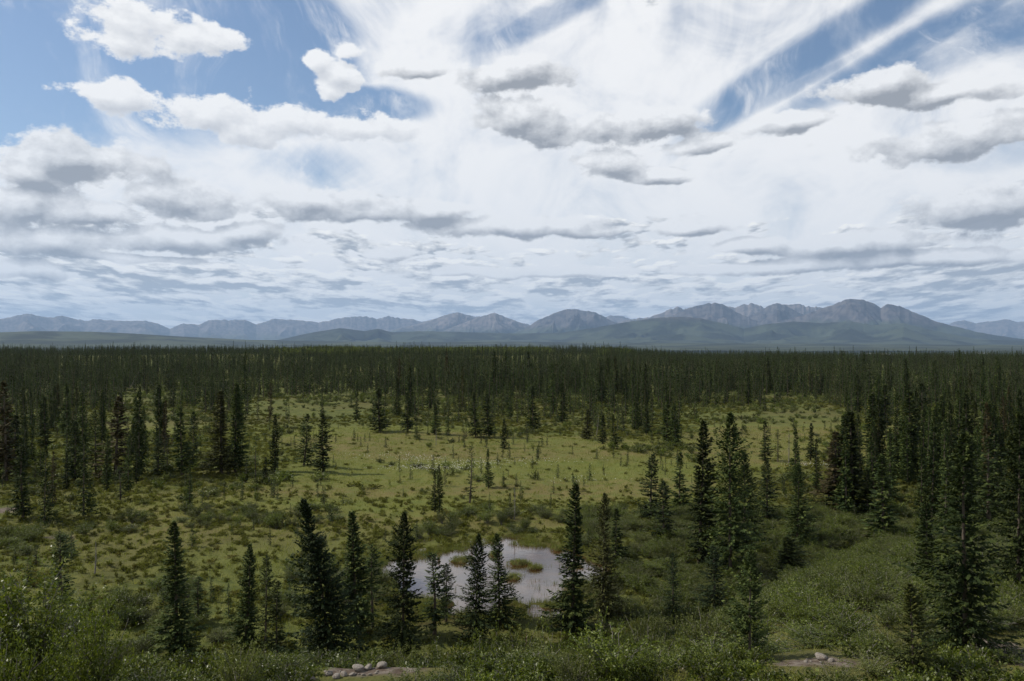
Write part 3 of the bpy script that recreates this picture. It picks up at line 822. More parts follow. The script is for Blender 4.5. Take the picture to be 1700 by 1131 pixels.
sy = np.sqrt(rs.uniform(50 ** 2, 170 ** 2, nS * 6)); sx = rs.uniform(-.66, .66, nS * 6) * sy
kk = (pond_f(sx, sy) < -.25) & (rs.rand(nS * 6) < np.where(fbm(sx * .08, sy * .08, 2, 66) > .5, .35, .06)) & ~((sy < 75) & (sx > .15 * sy))
sap = np.stack([sx[kk], sy[kk]], 1)
pts = np.concatenate([pts, sap])
hts = np.clip(rs.normal(1, .22, len(pts)) * (6.6 + 2.4 * ss(130, 420, pts[:, 1])) * (.62 + .76 * fbm(pts[:, 0] * .013, pts[:, 1] * .013, 3, 68)), 2.6, 13.0)
small = rs.rand(len(pts)) < np.where(pts[:, 1] < 350, .30, .15); hts[small] *= .55
hts[rs.rand(len(pts)) < .035] *= 1.35
hts[-len(sap):] = rs.uniform(.7, 2.4, len(sap))
wid = hts * rs.uniform(.11, .20, len(pts)) + .25
wid = wid * (1 - .22 * ss(250, 500, pts[:, 1]))
wid[-len(sap):] = hts[-len(sap):] * rs.uniform(.2, .32, len(sap))
zg = ground(pts[:, 0], pts[:, 1])
inview = np.abs(pts[:, 0] / pts[:, 1]) < .655
size = np.where(inview, hts / pts[:, 1], 0)
order = np.argsort(-size)
NSINGLE = 300 - len(HAND)
single, rest = order[:NSINGLE], order[NSINGLE:]
LAND = [(12, 'the brownish border tree'), (78, 'the second-row thicket tree'), (112, 'the narrow border tree'), (160, 'the dark skirted tree'), (192, 'the reddish-topped tree'), (232, 'the very slim column tree'),
        (303, 'the tundra pair'), (391, 'the tall meadow-edge pair'), (457, 'the lone needle-thin tree'), (520, 'the two meadow trees'), (631, 'the stout tree'), (677, 'the little tilted tree'), (740, 'the small pale row tree'),
        (802, 'the two dark trees'), (885, 'the lone dark tree'), (1000, 'the small clump behind the meadow'), (1112, 'the dark double-width tree'), (1160, 'the tall tiered tree'), (1212, 'the biggest tree'),
        (1272, 'the neat conical tree'), (1345, 'the blunt column tree'), (1384, 'the rusty-tinged tree'), (1430, 'the massive dark tree'), (1503, 'the tall ragged tree'), (1533, 'the wide grey-green tree'), (1603, 'the largest right-edge tree'), (1655, 'the border dark tree'), (1690, 'the full border tree')]
cand = {}
for n_, i in enumerate(single):
    x, y = pts[i]; h = hts[i]; w = wid[i]
    px, py = x / y * FPX + 850, HOR + (CZ - zg[i]) / y * FPX
    size_w = 'short' if h < 4.6 else 'tall' if h > 8.2 else 'mid-height'
    kind = 'low' if n_ >= NSINGLE - 8 else ('mid_thin' if (h < 4.2 and rng.random() < .5) else 'mid_brown' if rng.random() < .05 else 'mid_column' if w / h < .2 or rng.random() < .6 else 'mid_broad')
    form = {'mid_thin': 'sparse', 'mid_brown': 'brownish', 'mid_broad': 'full', 'mid_column': 'slender', 'low': 'slender'}[kind]
    ref = min(LAND, key=lambda q: abs(q[0] - px)); dx = px - ref[0]
    rel = ('level with' if abs(dx) < 9 else 'left of' if dx < 0 else 'right of')
    dep = 'in the thicket' if py > 735 else 'in the scrub' if py > 690 else 'on the forest edge'
    cand.setdefault('%s %s spruce %s, %s %s' % (size_w, form, dep, rel, ref[1]), []).append((y, x, h, w, kind, n_))
for lab, lst in cand.items():
    lst.sort()
    for q, (y, x, h, w, kind, n_) in enumerate(lst):
        l2 = lab
        if len(lst) == 2: l2 = ('nearer ' if q == 0 else 'farther ') + lab
        if len(lst) == 3: l2 = ('nearest ', 'middle ', 'farthest ')[q] + lab
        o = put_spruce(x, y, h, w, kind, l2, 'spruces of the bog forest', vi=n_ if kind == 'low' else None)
        o['n'] = n_
ALL_SPRUCE[len(HAND):] = sorted(ALL_SPRUCE[len(HAND):], key=lambda o: o['n'])
for o in ALL_SPRUCE[len(HAND):]: del o['n']
low_src = [e for e in ALL_SPRUCE[-6:]]

# ------------------------------------------------------------------ geometry-node scatter for uncountable growth
def scatter(name, label, cat, pos, rz, sx, sz, var, sources, tilt=None):
    """points carry scale, turn and variant; each source is a list of objects joined into one instance"""
    me = bpy.data.meshes.new(name)
    n = len(pos); me.vertices.add(n); me.vertices.foreach_set('co', np.asarray(pos, np.float32).ravel())
    for nm, typ, v in (('rot', 'FLOAT_VECTOR', np.stack([np.zeros(n) if tilt is None else tilt, np.zeros(n), rz], 1)), ('scl', 'FLOAT_VECTOR', np.stack([sx, sx, sz], 1))):
        at_ = me.attributes.new(nm, typ, 'POINT'); at_.data.foreach_set('vector', v.astype(np.float32).ravel())
    at_ = me.attributes.new('var', 'INT', 'POINT'); at_.data.foreach_set('value', var.astype(np.int32))
    o = bpy.data.objects.new(name, me); COL.objects.link(o)
    g = bpy.data.node_groups.new(name + '_scatter', 'GeometryNodeTree')
    g.interface.new_socket('Geometry', in_out='INPUT', socket_type='NodeSocketGeometry')
    g.interface.new_socket('Geometry', in_out='OUTPUT', socket_type='NodeSocketGeometry')
    gi, go = g.nodes.new('NodeGroupInput'), g.nodes.new('NodeGroupOutput')
    jo = g.nodes.new('GeometryNodeJoinGeometry')
    for src in sources:
        j = g.nodes.new('GeometryNodeJoinGeometry')
        for s in src:
            oi = g.nodes.new('GeometryNodeObjectInfo'); oi.inputs['Object'].default_value = s; oi.transform_space = 'ORIGINAL'
            oi.inputs['As Instance'].default_value = False
            g.links.new(oi.outputs['Geometry'], j.inputs[0])
        ti = g.nodes.new('GeometryNodeGeometryToInstance'); g.links.new(j.outputs[0], ti.inputs[0]); g.links.new(ti.outputs[0], jo.inputs[0])
    ip = g.nodes.new('GeometryNodeInstanceOnPoints'); ip.inputs['Pick Instance'].default_value = True
    def na(nm, typ):
        a = g.nodes.new('GeometryNodeInputNamedAttribute'); a.data_type = typ; a.inputs['Name'].default_value = nm; return a.outputs['Attribute']
    g.links.new(gi.outputs[0], ip.inputs['Points']); g.links.new(jo.outputs[0], ip.inputs['Instance'])
    g.links.new(na('var', 'INT'), ip.inputs['Instance Index'])
    er = g.nodes.new('FunctionNodeEulerToRotation'); g.links.new(na('rot', 'FLOAT_VECTOR'), er.inputs[0]); g.links.new(er.outputs[0], ip.inputs['Rotation'])
    g.links.new(na('scl', 'FLOAT_VECTOR'), ip.inputs['Scale'])
    g.links.new(ip.outputs[0], go.inputs[0])
    md = o.modifiers.new('scatter', 'NODES'); md.node_group = g
    return tag(o, label, cat, None, 'stuff')
p = pts[rest]; hr, wr = hts[rest], wid[rest]
scatter('spruce_forest', 'dense dark spruce forest filling the plain up to the horizon', 'forest',
        np.stack([p[:, 0], p[:, 1], zg[rest] - .05], 1), rs.uniform(0, 6.28, len(p)), wr / 2 / .62, hr / 6., rs.randint(0, 6, len(p)),
        [[c for c in e.children] for e in low_src])
print('forest trees', len(rest))
# ------------------------------------------------------------------ bushes
def bush_geo(seed, r=1.0, h=1.3, nst=16, ntwig=9, nleaf=11, leaf=.05, spread=.8, upright=.5):
    rs = np.random.RandomState(seed); tubes = []; Q = []; Tn = []
    for k in range(nst):
        ph = rs.uniform(0, 6.283); out = r * spread * rs.uniform(.15, 1.0) ; top = h * rs.uniform(.62, 1.0) * (1 - .35 * (out / r) ** 2)
        b = np.array([math.cos(ph), math.sin(ph), 0]) * rs.uniform(0, .12) * r
        s = np.linspace(0, 1, 6)[:, None]
        dirv = np.array([math.cos(ph), math.sin(ph), 0])
        P_ = b + dirv * out * s ** (1.1 + upright * .6) + np.array([0, 0, 1.0]) * top * s ** .85 + rs.normal(0, .03 * h, (6, 3)) * s
        tubes.append(tube(P_, np.linspace(.014, .004, 6) * (h ** .5), 4))
        for j in range(ntwig):
            u = rs.uniform(.12, 1.0) ** .8; base = np.array([np.interp(u, s[:, 0], P_[:, c]) for c in range(3)])
            d = rs.normal(0, 1, 3) + dirv * .6 + np.array([0, 0, .8]); d /= np.linalg.norm(d)
            L = rs.uniform(.12, .34) * h ** .7
            n = nleaf; v = (np.arange(n) + rs.rand(n)) / n
            C = base + d * (v * L)[:, None] + rs.normal(0, .018, (n, 3))
            D = rs.normal(0, .75, (n, 3)) + d * .8; D /= np.linalg.norm(D, axis=1)[:, None]
            S_ = np.cross(D, rs.normal(0, 1, (n, 3))); S_ /= np.linalg.norm(S_, axis=1)[:, None]
            l = leaf * rs.uniform(.65, 1.3, n)[:, None]
            Q.append(np.stack([C, C + D * l * .55 + S_ * l * .27, C + D * l * 1.15, C + D * l * .55 - S_ * l * .27], 1))
            Tn.append(np.clip(rs.normal(.5, .22, n), 0, 1))
    Q = np.concatenate(Q); Tn = np.concatenate(Tn)
    Q[..., 2] = np.maximum(Q[..., 2], .02)
    return join_geo(tubes), (Q.reshape(-1, 3), np.arange(len(Q) * 4).reshape(-1, 4)), Tn
BUSH = {}
def reg_bush(kind, seeds, mat, **kw):
    for s in seeds:
        st, lf, tn = bush_geo(s, **kw)
        c = mesh_obj('foliage', lf[0], lf[1], M[mat], tint=tn); t = mesh_obj('stems', st[0], st[1], M['grey_wood'], smooth=True)
        cm, tm = c.data, t.data; bpy.data.objects.remove(c); bpy.data.objects.remove(t)
        cm.name, tm.name = 'foliage', 'stems'
        BUSH.setdefault(kind, []).append((cm, tm, kw['r'], kw['h']))
reg_bush('willow', (1, 2, 3), 'leaf', r=1.0, h=1.4, nst=26, ntwig=13, nleaf=13, leaf=.052)
reg_bush('grey_willow', (4, 5), 'leaf_grey', r=1.0, h=1.2, nst=26, ntwig=12, nleaf=13, leaf=.045)
reg_bush('tall_willow', (6, 7), 'leaf', r=1.2, h=2.3, nst=34, ntwig=20, nleaf=14, leaf=.055, upright=.9)
reg_bush('low_birch', (8, 9, 10), 'heath', r=.7, h=.6, nst=22, ntwig=9, nleaf=12, leaf=.032, spread=1.0, upright=.1)
reg_bush('undergrowth', (41, 42, 43), 'leaf', r=.55, h=.42, nst=13, ntwig=6, nleaf=8, leaf=.060, spread=1.0, upright=.1)
reg_bush('far_willow', (21, 22, 23), 'leaf', r=1.0, h=1.1, nst=12, ntwig=7, nleaf=5, leaf=.16)
reg_bush('far_grey', (24, 25), 'leaf_grey', r=1.0, h=.9, nst=12, ntwig=7, nleaf=5, leaf=.15)
reg_bush('hummock', (31, 32, 33), 'heath', r=.55, h=.36, nst=12, ntwig=5, nleaf=5, leaf=.10, spread=1.0, upright=0)
def put_bush(x, y, r, h, kind, label, name='willow_bush', cat='bush', group=None, vi=None):
    lst = BUSH[kind]; cm, tm, r0, h0 = lst[rng.randrange(len(lst)) if vi is None else vi % len(lst)]
    e = empty(name, (x, y, gz(x, y) - .04)); e.rotation_euler = (0, 0, rng.uniform(0, 6.28)); e.scale = (r / r0, r / r0, h / h0)
    tag(e, label, cat, group)
    for nm, me in (('foliage', cm), ('stems', tm)):
        o = bpy.data.objects.new(nm, me); COL.objects.link(o); o.parent = e
    return e
# centre pixel, distance, half width in m, top pixel, kind, label
FRONT = [
 (55, 14.6, 1.45, 950, 'tall_willow', 'big glossy-leaved willow bush filling the bottom left corner'),
 (150, 13.2, .80, 1005, 'tall_willow', 'shorter shoot of willow right of the big corner bush'),
 (10, 12.5, .9, 1035, 'willow', 'low willow bush tucked under the big corner bush at the left border'),
 (250, 14.5, .7, 1112, 'willow', 'low bush between the corner willow and the pale-leaved bush'),
 (395, 14.8, .72, 1058, 'grey_willow', 'pale-leaved bush below the first three narrow spruces'),
 (462, 16.0, .70, 1078, 'willow', 'green bush right of the pale-leaved one, under the sparse spruces'),
 (530, 18.2, .85, 1072, 'willow', 'bright bush at the foot of the broad bent-topped spruce'),
 (600, 18.6, .85, 1070, 'willow', 'bright bush behind the pale stones'),
 (672, 19.0, .85, 1070, 'grey_willow', 'low greyish bush in front of the full spruce'),
 (735, 19.6, .9, 1060, 'willow', 'rounded bush under the sparse pond-side spruces'),
 (800, 20.4, 1.0, 1046, 'willow', 'leafy bush below the ragged middle spruce'),
 (858, 20.0, 1.05, 1038, 'grey_willow', 'dark-stemmed bush above the brown earth ledge'),
 (915, 21.5, 1.0, 1048, 'willow', 'bush below the tallest narrow spruce'),
 (1015, 15.8, 1.05, 1036, 'willow', 'largest leafy bush at the bottom centre, twigs showing at its base'),
 (955, 15.2, .65, 1075, 'grey_willow', 'greyish lower bush on the left flank of the largest centre bush'),
 (1082, 16.4, .70, 1066, 'willow', 'green bush on the right flank of the largest centre bush'),
 (1075, 25, 1.2, 1018, 'grey_willow', 'wide bush on the bank behind the largest centre bush'),
 (1165, 24, 1.2, 1012, 'grey_willow', 'wide bush behind the patch of gravel'),
 (1330, 22, 1.1, 1030, 'willow', 'yellow-green bush right of the pale young spruce'),
 (1400, 20, 1.0, 1050, 'willow', 'yellow-green bush behind the small flat stones at lower right'),
 (1445, 16.5, .8, 1082, 'grey_willow', 'low greyish bush left of the yellow-green sapling'),
 (1385, 15.5, .7, 1100, 'grey_willow', 'lowest bush under the small flat stones'),
 (1590, 16.5, .8, 1100, 'willow', 'low bush right of the yellow-green sapling'),
 (1670, 17.5, .8, 1105, 'willow', 'low bush in the bottom right corner'),
 (1300, 15.5, .6, 1108, 'low_birch', 'tiny reddish-brown shrub right of the young spruce foot'),
 (760, 15.5, .8, 1108, 'willow', 'low bush at the bottom edge between the stones and the earth ledge'),
 (690, 15.2, .7, 1112, 'willow', 'small bush at the bottom edge right of the pale stones'),
 (480, 14.6, .7, 1110, 'willow', 'small bright bush at the bottom edge left of the pale stones'),
 (320, 14.2, .6, 1118, 'grey_willow', 'small bush at the bottom edge under the first dark spruce'),
 (1265, 15.6, .45, 1112, 'undergrowth', 'leafy patch left of the young spruce foot'),
 (785, 13.9, .45, 1122, 'undergrowth', 'leafy patch at the bottom edge below the earth ledge'),
 (1120, 14.8, .45, 1112, 'low_birch', 'small heath shrub left of the gravel at the bottom edge'),
]
front_obj = []
for (px, Y, r, yt, kind, lab) in FRONT:
    x, y = at(px, Y); top = CZ - (yt - HOR) / FPX * Y; h = max(.35, top - gz(x, y))
    front_obj.append(put_bush(x, y, r, h * 1.05, kind, lab, name='dwarf_birch' if kind == 'low_birch' else 'willow_bush'))
MIDB = [
 (692, 776, 1.5, .7, 'far_grey', 'small dark shrub island among the white tufts, the wider one'),
 (651, 774, 1.2, .6, 'far_grey', 'small dark shrub island among the white tufts, the narrower one'),
 (470, 800, 2.4, 1.2, 'far_willow', 'rounded bush at the right end of the willow thicket below the meadow pair'),
 (530, 798, 2.0, 1.0, 'far_willow', 'bush just below the narrower meadow spruce'),
 (345, 826, 1.8, 1.1, 'far_grey', 'dark bush on the tundra right of the post-like spruce'),
 (590, 808, 1.6, .6, 'hummock', 'flat dwarf birch right of the bush below the meadow pair'),
 (1052, 838, 1.6, .5, 'hummock', 'flat brown dwarf birch in the meadow left of the conical spruce'),
 (795, 800, 1.6, .9, 'far_willow', 'bush at the foot of the shorter middle meadow spruce'),
 (620, 812, 1.3, .5, 'hummock', 'low brown dwarf birch patch in the yellow grass'),
]
mid_obj = []
for n_, (px, py, r, h, kind, lab) in enumerate(MIDB):
    x, y = on_ground(px, py)
    mid_obj.append(put_bush(x, y, r, h, kind, lab, name='dwarf_birch' if kind == 'hummock' else 'willow_bush', vi=n_))

# ------------------------------------------------------------------ scrub, hummocks, sedge: what nobody could count
rs = np.random.RandomState(909)
def pick(y0, y1, n, half=.74):
    y = np.sqrt(rs.uniform(y0 ** 2, y1 ** 2, n)); return rs.uniform(-half, half, n) * y, y
def kids(objs): return [list(o.children) for o in objs]
src_n = [front_obj[i] for i in (5, 6, 7, 13)] + [front_obj[i] for i in (4, 8, 11)]
def clear_front(x, y):
    """leave the stones, the open edge of the bank and the pond free"""
    k = np.ones(len(x), bool)
    for (sx, sy, rx, ry) in SOIL[:6]:
        k &= ((x - sx) / (rx + .25)) ** 2 + ((y - sy + .6) / (ry + .9)) ** 2 > 1
    for (sx, sy, rx, ry) in SOIL[6:]: k &= ((x - sx) / rx) ** 2 + ((y - sy) / ry) ** 2 > 1
    k &= pond_f(x, y) < -.17
    return k
# 1 near bank and slope
x, y = pick(17.8, 82, 5600)
px, py = img(x, y); pyr = HOR + (CZ - ground(x, y)) / y * FPX
right = ss(930, 1080, px + (y - 50) * 1.5)
bank = ss(38, 30, y) * (.9 - .6 * np.exp(-((px - 255) / 70) ** 2))
fringe = ss(-.55, -.2, pond_f(x, y)) * .35 * ss(900, 960, px)
cover = np.maximum(right * .85, np.maximum(bank, fringe)) * (.35 + 1.1 * fbm(x * .13, y * .13, 3, 71)) * (1 - .9 * ss(840, 800, pyr) * ss(.1, .3, openness(x, y)))
cover = np.maximum(cover, .25 * ss(.55, .65, fbm(x * .09, y * .09, 2, 72)) * (px < 900))
k = (rs.rand(len(x)) < cover) & clear_front(x, y)
x, y = x[k], y[k]; n = len(x)
print('near scrub', n)
r_ = rs.uniform(.55, 1.15, n) * (1 + .25 * ss(20, 45, y)); h_ = rs.uniform(.55, 1.15, n) * (.75 + .6 * fbm(x * .2, y * .2, 2, 73)) * (.50 + .50 * np.maximum(ss(19, 27, y) * ss(950, 1100, x / y * FPX + 850), ss(34, 42, y)))
scatter('willow_scrub', 'knee-high willow and birch scrub covering the bank and the right slope', 'scrub',
        np.stack([x, y, ground(x, y) - .05], 1), rs.uniform(0, 6.28, n), r_, h_ * .85, rs.randint(0, len(src_n), n), kids(src_n))
x, y = pick(12.2, 18.5, 620, .85)
k = clear_front(x, y) & (y < 18); x, y = x[k], y[k]; n = len(x)
for (sx, sy, rx, ry) in SOIL[:6]:
    pass
scatter('bank_undergrowth', 'low leafy undergrowth on the top of the bank', 'scrub',
        np.stack([x, y, ground(x, y) - .05], 1), rs.uniform(0, 6.28, n), rs.uniform(.7, 1.3, n), rs.uniform(.5, 1.15, n), rs.randint(0, 3, n), kids([front_obj[-3], front_obj[-2], front_obj[-3]]))
# 2 further scrub among the trees
x, y = pick(80, 520, 34000)
o = openness(x, y)
cl = fbm(x * .07, y * .07, 3, 81)
cover = (.15 + .85 * ss(.42, .58, cl)) * np.where((o > .3) & (img(x, y)[1] > 705), .05, 1) * np.where(o < .2, .8, 1)
k = (rs.rand(len(x)) < cover) & clear_front(x, y)
x, y = x[k], y[k]; n = len(x)
r_ = rs.uniform(.6, 1.4, n); h_ = rs.uniform(.5, 1.2, n)
scatter('forest_scrub', 'grey-green scrub under and between the spruces of the bog', 'scrub',
        np.stack([x, y, ground(x, y) - .05], 1), rs.uniform(0, 6.28, n), r_, h_, rs.randint(0, 4, n), kids([mid_obj[i] for i in (0, 1, 2, 3)]))
# deciduous grove on the low rise beyond the forest
xg, yg = pick(880, 1420, 9000, .34)
pg = xg / yg * FPX + 850
k = (rs.rand(len(xg)) < ss(430, 560, pg) * ss(930, 860, pg) * ss(.42, .50, fbm(xg * .012, yg * .012, 3, 97))) | ((abs(pg - 1020) < 30) & (rs.rand(len(xg)) < .25))
xg, yg = xg[k], yg[k]; n = len(xg); sg = rs.uniform(2.6, 4.6, n)
scatter('deciduous_grove', 'lighter rounded leafy trees on the low rise behind the spruce forest', 'grove',
        np.stack([xg, yg, ground(xg, yg) - .3], 1), rs.uniform(0, 6.28, n), sg, sg * 2.0, rs.randint(0, 4, n), kids([mid_obj[i] for i in (0, 1, 2, 3)]))
print('grove', n)
# 3 hummocks of dwarf birch and heath on the open bog
x, y = pick(40, 260, 80000)
o = openness(x, y); px, py = img(x, y)
m_ = ss(.05, .35, o)
cover = (.55 + .45 * ss(.40, .60, fbm(x * .22, y * .22, 3, 91))) * (1 - .96 * m_ * ss(860, 800, py)) * (1 - .5 * ss(110, 200, y))
k = (rs.rand(len(x)) < cover) & clear_front(x, y) & (pond_f(x, y) < -.2)
x, y = x[k], y[k]; n = len(x)
print('hummocks', n)
r_ = rs.uniform(.35, 1.1, n) * (1 + .3 * ss(80, 160, y)); h_ = rs.uniform(.35, 1.1, n)
scatter('heath_hummocks', 'tussocky heath and dwarf birch hummocks on the open bog', 'heath',
        np.stack([x, y, ground(x, y) - .03], 1), rs.uniform(0, 6.28, n), r_, h_, rs.randint(0, 3, n), kids([mid_obj[i] for i in (5, 6, 8)]))
# 4 sedge tufts as one mesh
def blades(name, label, x, y, z, per, hgt, wid_, mat, spread=.12, cat='grass', lean=.35):
    n = len(x) * per
    bx = np.repeat(x, per) + rs.normal(0, spread, n); by = np.repeat(y, per) + rs.normal(0, spread, n)
    bz = np.repeat(z, per) - .03
    hh = np.repeat(rs.uniform(.6, 1.3, len(x)), per) * hgt * rs.uniform(.6, 1.2, n)
    th = rs.uniform(0, 6.28, n); ln = rs.normal(0, lean, (n, 2)) * hh[:, None]
    w = wid_ * rs.uniform(.6, 1.4, n)
    A = np.stack([bx - np.cos(th) * w, by - np.sin(th) * w, bz], 1); B = np.stack([bx + np.cos(th) * w, by + np.sin(th) * w, bz], 1)
    C = np.stack([bx + ln[:, 0], by + ln[:, 1], bz + hh], 1)
    Vs = np.stack([A, B, C], 1).reshape(-1, 3)
    tn = np.repeat(np.clip(rs.normal(.5, .25, len(x)), 0, 1), per)
    o = mesh_obj(name, Vs, np.arange(n * 3).reshape(-1, 3), M[mat], tint=tn)
    return tag(o, label, cat, None, 'stuff')
x, y = pick(44, 170, 40000)
keep = (pond_f(x, y) < -.12) & clear_front(x, y); x, y = x[keep], y[keep]
blades('sedge', 'yellow-green sedge and grass growing across the open bog', x, y, ground(x, y), 7, .30, .022, 'sedge', .25)
x, y = pick(13, 44, 9000)
px, py = img(x, y)
keep = clear_front(x, y) ; x, y = x[keep], y[keep]
blades('bank_grass', 'fine green grass between the bushes of the bank', x, y, ground(x, y), 7, .20, .008, 'sedge', .16)
# emergent reeds round the pond and standing in it
x, y = pick(48, 74, 30000, .25); f = pond_f(x, y)
keep = ((f > -.30) & (f < -.02) & (rs.rand(len(x)) < .85)) | ((f >= -.02) & (f < .9) & (fbm(x * .5, y * .5, 2, 55) > .64) & (rs.rand(len(x)) < .10))
x, y = x[keep], y[keep]
blades('pond_reeds', 'thin reeds and sedges along the wet rim of the pond', x, y, np.maximum(ground(x, y), WATER - .1), 6, .42, .010, 'sedge', .12, 'reeds', .18)
# white cotton grass
cx, cy = [], []
for (px, py, rx, ry, n) in ((720, 780, 80, 5, 420), (700, 766, 45, 5, 170), (790, 772, 60, 4, 170), (640, 760, 60, 4, 60), (1350, 775, 55, 4, 120), (900, 770, 90, 6, 80), (960, 800, 60, 6, 40)):
    for _ in range(n):
        xx, yy = on_ground(px + rs.normal(0, rx * .55), py + rs.normal(0, ry * .6)); cx.append(xx); cy.append(yy)
cx, cy = np.array(cx), np.array(cy); n = len(cx)
octv = np.array([(1, 0, 0), (0, 1, 0), (-1, 0, 0), (0, -1, 0), (0, 0, 1.3), (0, 0, -1.0)]) * .034
octf = np.array([(0, 1, 4), (1, 2, 4), (2, 3, 4), (3, 0, 4), (1, 0, 5), (2, 1, 5), (3, 2, 5), (0, 3, 5)])
c_ = np.stack([cx, cy, ground(cx, cy) + .38], 1)
Vs = (c_[:, None, :] + octv[None] * rs.uniform(.6, 1.4, (n, 1, 1))).reshape(-1, 3)
F = (octf[None] + (np.arange(n) * 6)[:, None, None]).reshape(-1, 3)
tag(mesh_obj('cotton_grass', Vs, F, M['cotton']), 'white cotton grass tufts speckling the wet middle of the bog', 'cotton grass', None, 'stuff')

# ------------------------------------------------------------------ islets in the pond
def islet(px, py, rx, ry, h, label):
    x0, y0 = at(px, (CZ - WATER) * FPX / (py - HOR))
    rs2 = np.random.RandomState(int(px)); nr, na = 9, 28
    Vs, F = [], []
    for i in range(nr):
        t = (i + .0) / (nr - 1)
        for j in range(na):
            a = 2 * math.pi * j / na; k = 1 + .22 * math.sin(a * 3 + px) + .12 * math.sin(a * 5 + 2)
            q = 1 - t; Vs.append((rx * k * q * math.cos(a), ry * k * q * math.sin(a), -.25 + (h + .25) * (1 - q ** 2.6) + rs2.normal(0, .02)))
    for i in range(nr - 1):
        for j in range(na): F.append((i * na + j, i * na + (j + 1) % na, (i + 1) * na + (j + 1) % na, (i + 1) * na + j))
    e = empty('sedge_islet', (x0, y0, WATER)); tag(e, label, 'islet')
    m = M.get('peat')
    if m is None:
        m, g = new_mat('peat_and_moss'); p = obj_coord(g)
        c = mixc(g, sep(p)[2].sstep(.0, .14), (.045, .022, .010), (.060, .065, .022)); princ(g, mixc(g, noise(p, 6, 4).sstep(.4, .65, 0, .6), c, (.09, .055, .02)), .9, .1); M['peat'] = m
    mesh_obj('mound', np.array(Vs), np.array(F), m, e, smooth=True)
    n = int(420 * rx * ry + 160); r_ = np.sqrt(rs2.rand(n)); a_ = rs2.uniform(0, 6.28, n)
    X, Y = rx * 1.02 * r_ * np.cos(a_), ry * 1.02 * r_ * np.sin(a_); Z = h * (1 - r_ ** 2.6)
    hh = rs2.uniform(.10, .30, n); th = rs2.uniform(0, 6.28, n); w = .012
    ln = rs2.normal(0, .08, (n, 2)) + np.stack([X / rx, Y / ry], 1) * .10
    T = np.stack([np.stack([X - np.cos(th) * w, Y - np.sin(th) * w, Z], 1), np.stack([X + np.cos(th) * w, Y + np.sin(th) * w, Z], 1), np.stack([X + ln[:, 0], Y + ln[:, 1], Z + hh], 1)], 1)
    mesh_obj('sedge_tuft', T.reshape(-1, 3), np.arange(n * 3).reshape(-1, 3), M['sedge'], e, tint=np.clip(rs2.normal(.35, .2, n), 0, 1))
islet(765, 932, .95, .9, .26, 'brown grassy islet left of the ragged middle spruce')
islet(822, 922, .55, .9, .22, 'small islet behind the layered spruce, against the far shore')
islet(862, 937, 1.0, .65, .28, 'larger low islet in the middle of the pond')
islet(888, 944, .62, .6, .24, 'rounded islet at the right tip of the larger low one')
islet(852, 960, .7, .8, .22, 'islet nearer the front bank below the larger low one')
islet(925, 913, .55, .7, .26, 'single dark tuft islet at the far right of the pond')

# ------------------------------------------------------------------ stones
def rock_mesh(seed):
    rs2 = np.random.RandomState(seed); bm = bmesh.new(); bmesh.ops.create_icosphere(bm, subdivisions=3, radius=1.0)
    cuts = [(lambda v: v / np.linalg.norm(v))(rs2.normal(0, 1, 3)) for _ in range(9)]; off_ = rs2.uniform(.55, .9, 9)
    for v in bm.verts:
        c = np.array(v.co)
        for nrm, o_ in zip(cuts, off_):
            dd = c @ nrm - o_
            if dd > 0: c = c - nrm * dd * .85
        c *= 1 + .05 * math.sin(c[0] * 7 + seed) * math.sin(c[1] * 6) 
        v.co = Vector((c[0], c[1] * .8, c[2] * .62))
    me = bpy.data.meshes.new('stone'); bm.to_mesh(me); bm.free(); me.materials.append(M['rock'])
    me.polygons.foreach_set('use_smooth', np.ones(len(me.polygons), bool)); return me
RM = [rock_mesh(s) for s in range(6)]
def stone(px, py, wpx, label, group=None, i=0):
    x, y = on_ground(px, py); s = wpx / FPX * y / 2
    o = bpy.data.objects.new('stone', RM[i % 6]); COL.objects.link(o)
    o.location = (x, y, gz(x, y) + s * .32); o.rotation_euler = (rng.uniform(-.3, .3), rng.uniform(-.3, .3), rng.uniform(0, 6.28))
    o.scale = (s, s, s * rng.uniform(.8, 1.1)); tag(o, label, 'stone', group)
for i, a in enumerate([
 (634, 1108, 20, 'topmost rounded pale stone of the row at the bottom edge'), (597, 1113, 24, 'grey stone, widest of the pale row at the bottom edge'),
 (613, 1110, 16, 'pale stone between the widest and the topmost one'), (572, 1121, 15, 'whitish stone left of the widest grey one'),
 (560, 1125, 16, 'cream stone at the lower left of the pale row'), (547, 1120, 15, 'greenish stone at the left end of the pale row'),
 (516, 1128, 20, 'flat cream stone apart to the left of the pale row'), (586, 1121, 12, 'small white stone just under the widest grey one'),
 (817, 1101, 12, 'darker round stone at the left end of the brown earth ledge'), (843, 1106, 14, 'flat stone on the brown earth ledge, left of centre'),
 (868, 1104, 20, 'brightest flat stone on the brown earth ledge'), (854, 1107, 14, 'thin slab between the flat stones on the earth ledge'), (888, 1108, 12, 'small stone at the right end of the earth ledge'),
 (724, 1106, 12, 'single pale stone peeping out of the low bushes'), (1362, 1095, 24, 'flat pale slab in the scrub at lower right'), (1378, 1098, 12, 'stone chip beside the flat pale slab at lower right')]):
    stone(*a[:3], a[3], i=i)
for i in range(34):
    px = rng.gauss(1178, 26); py = rng.gauss(1106, 7)
    stone(px, py, rng.uniform(5, 12), 'pale cobble in the gravel patch left of the pale young spruce', 'cobbles of the gravel patch', i)
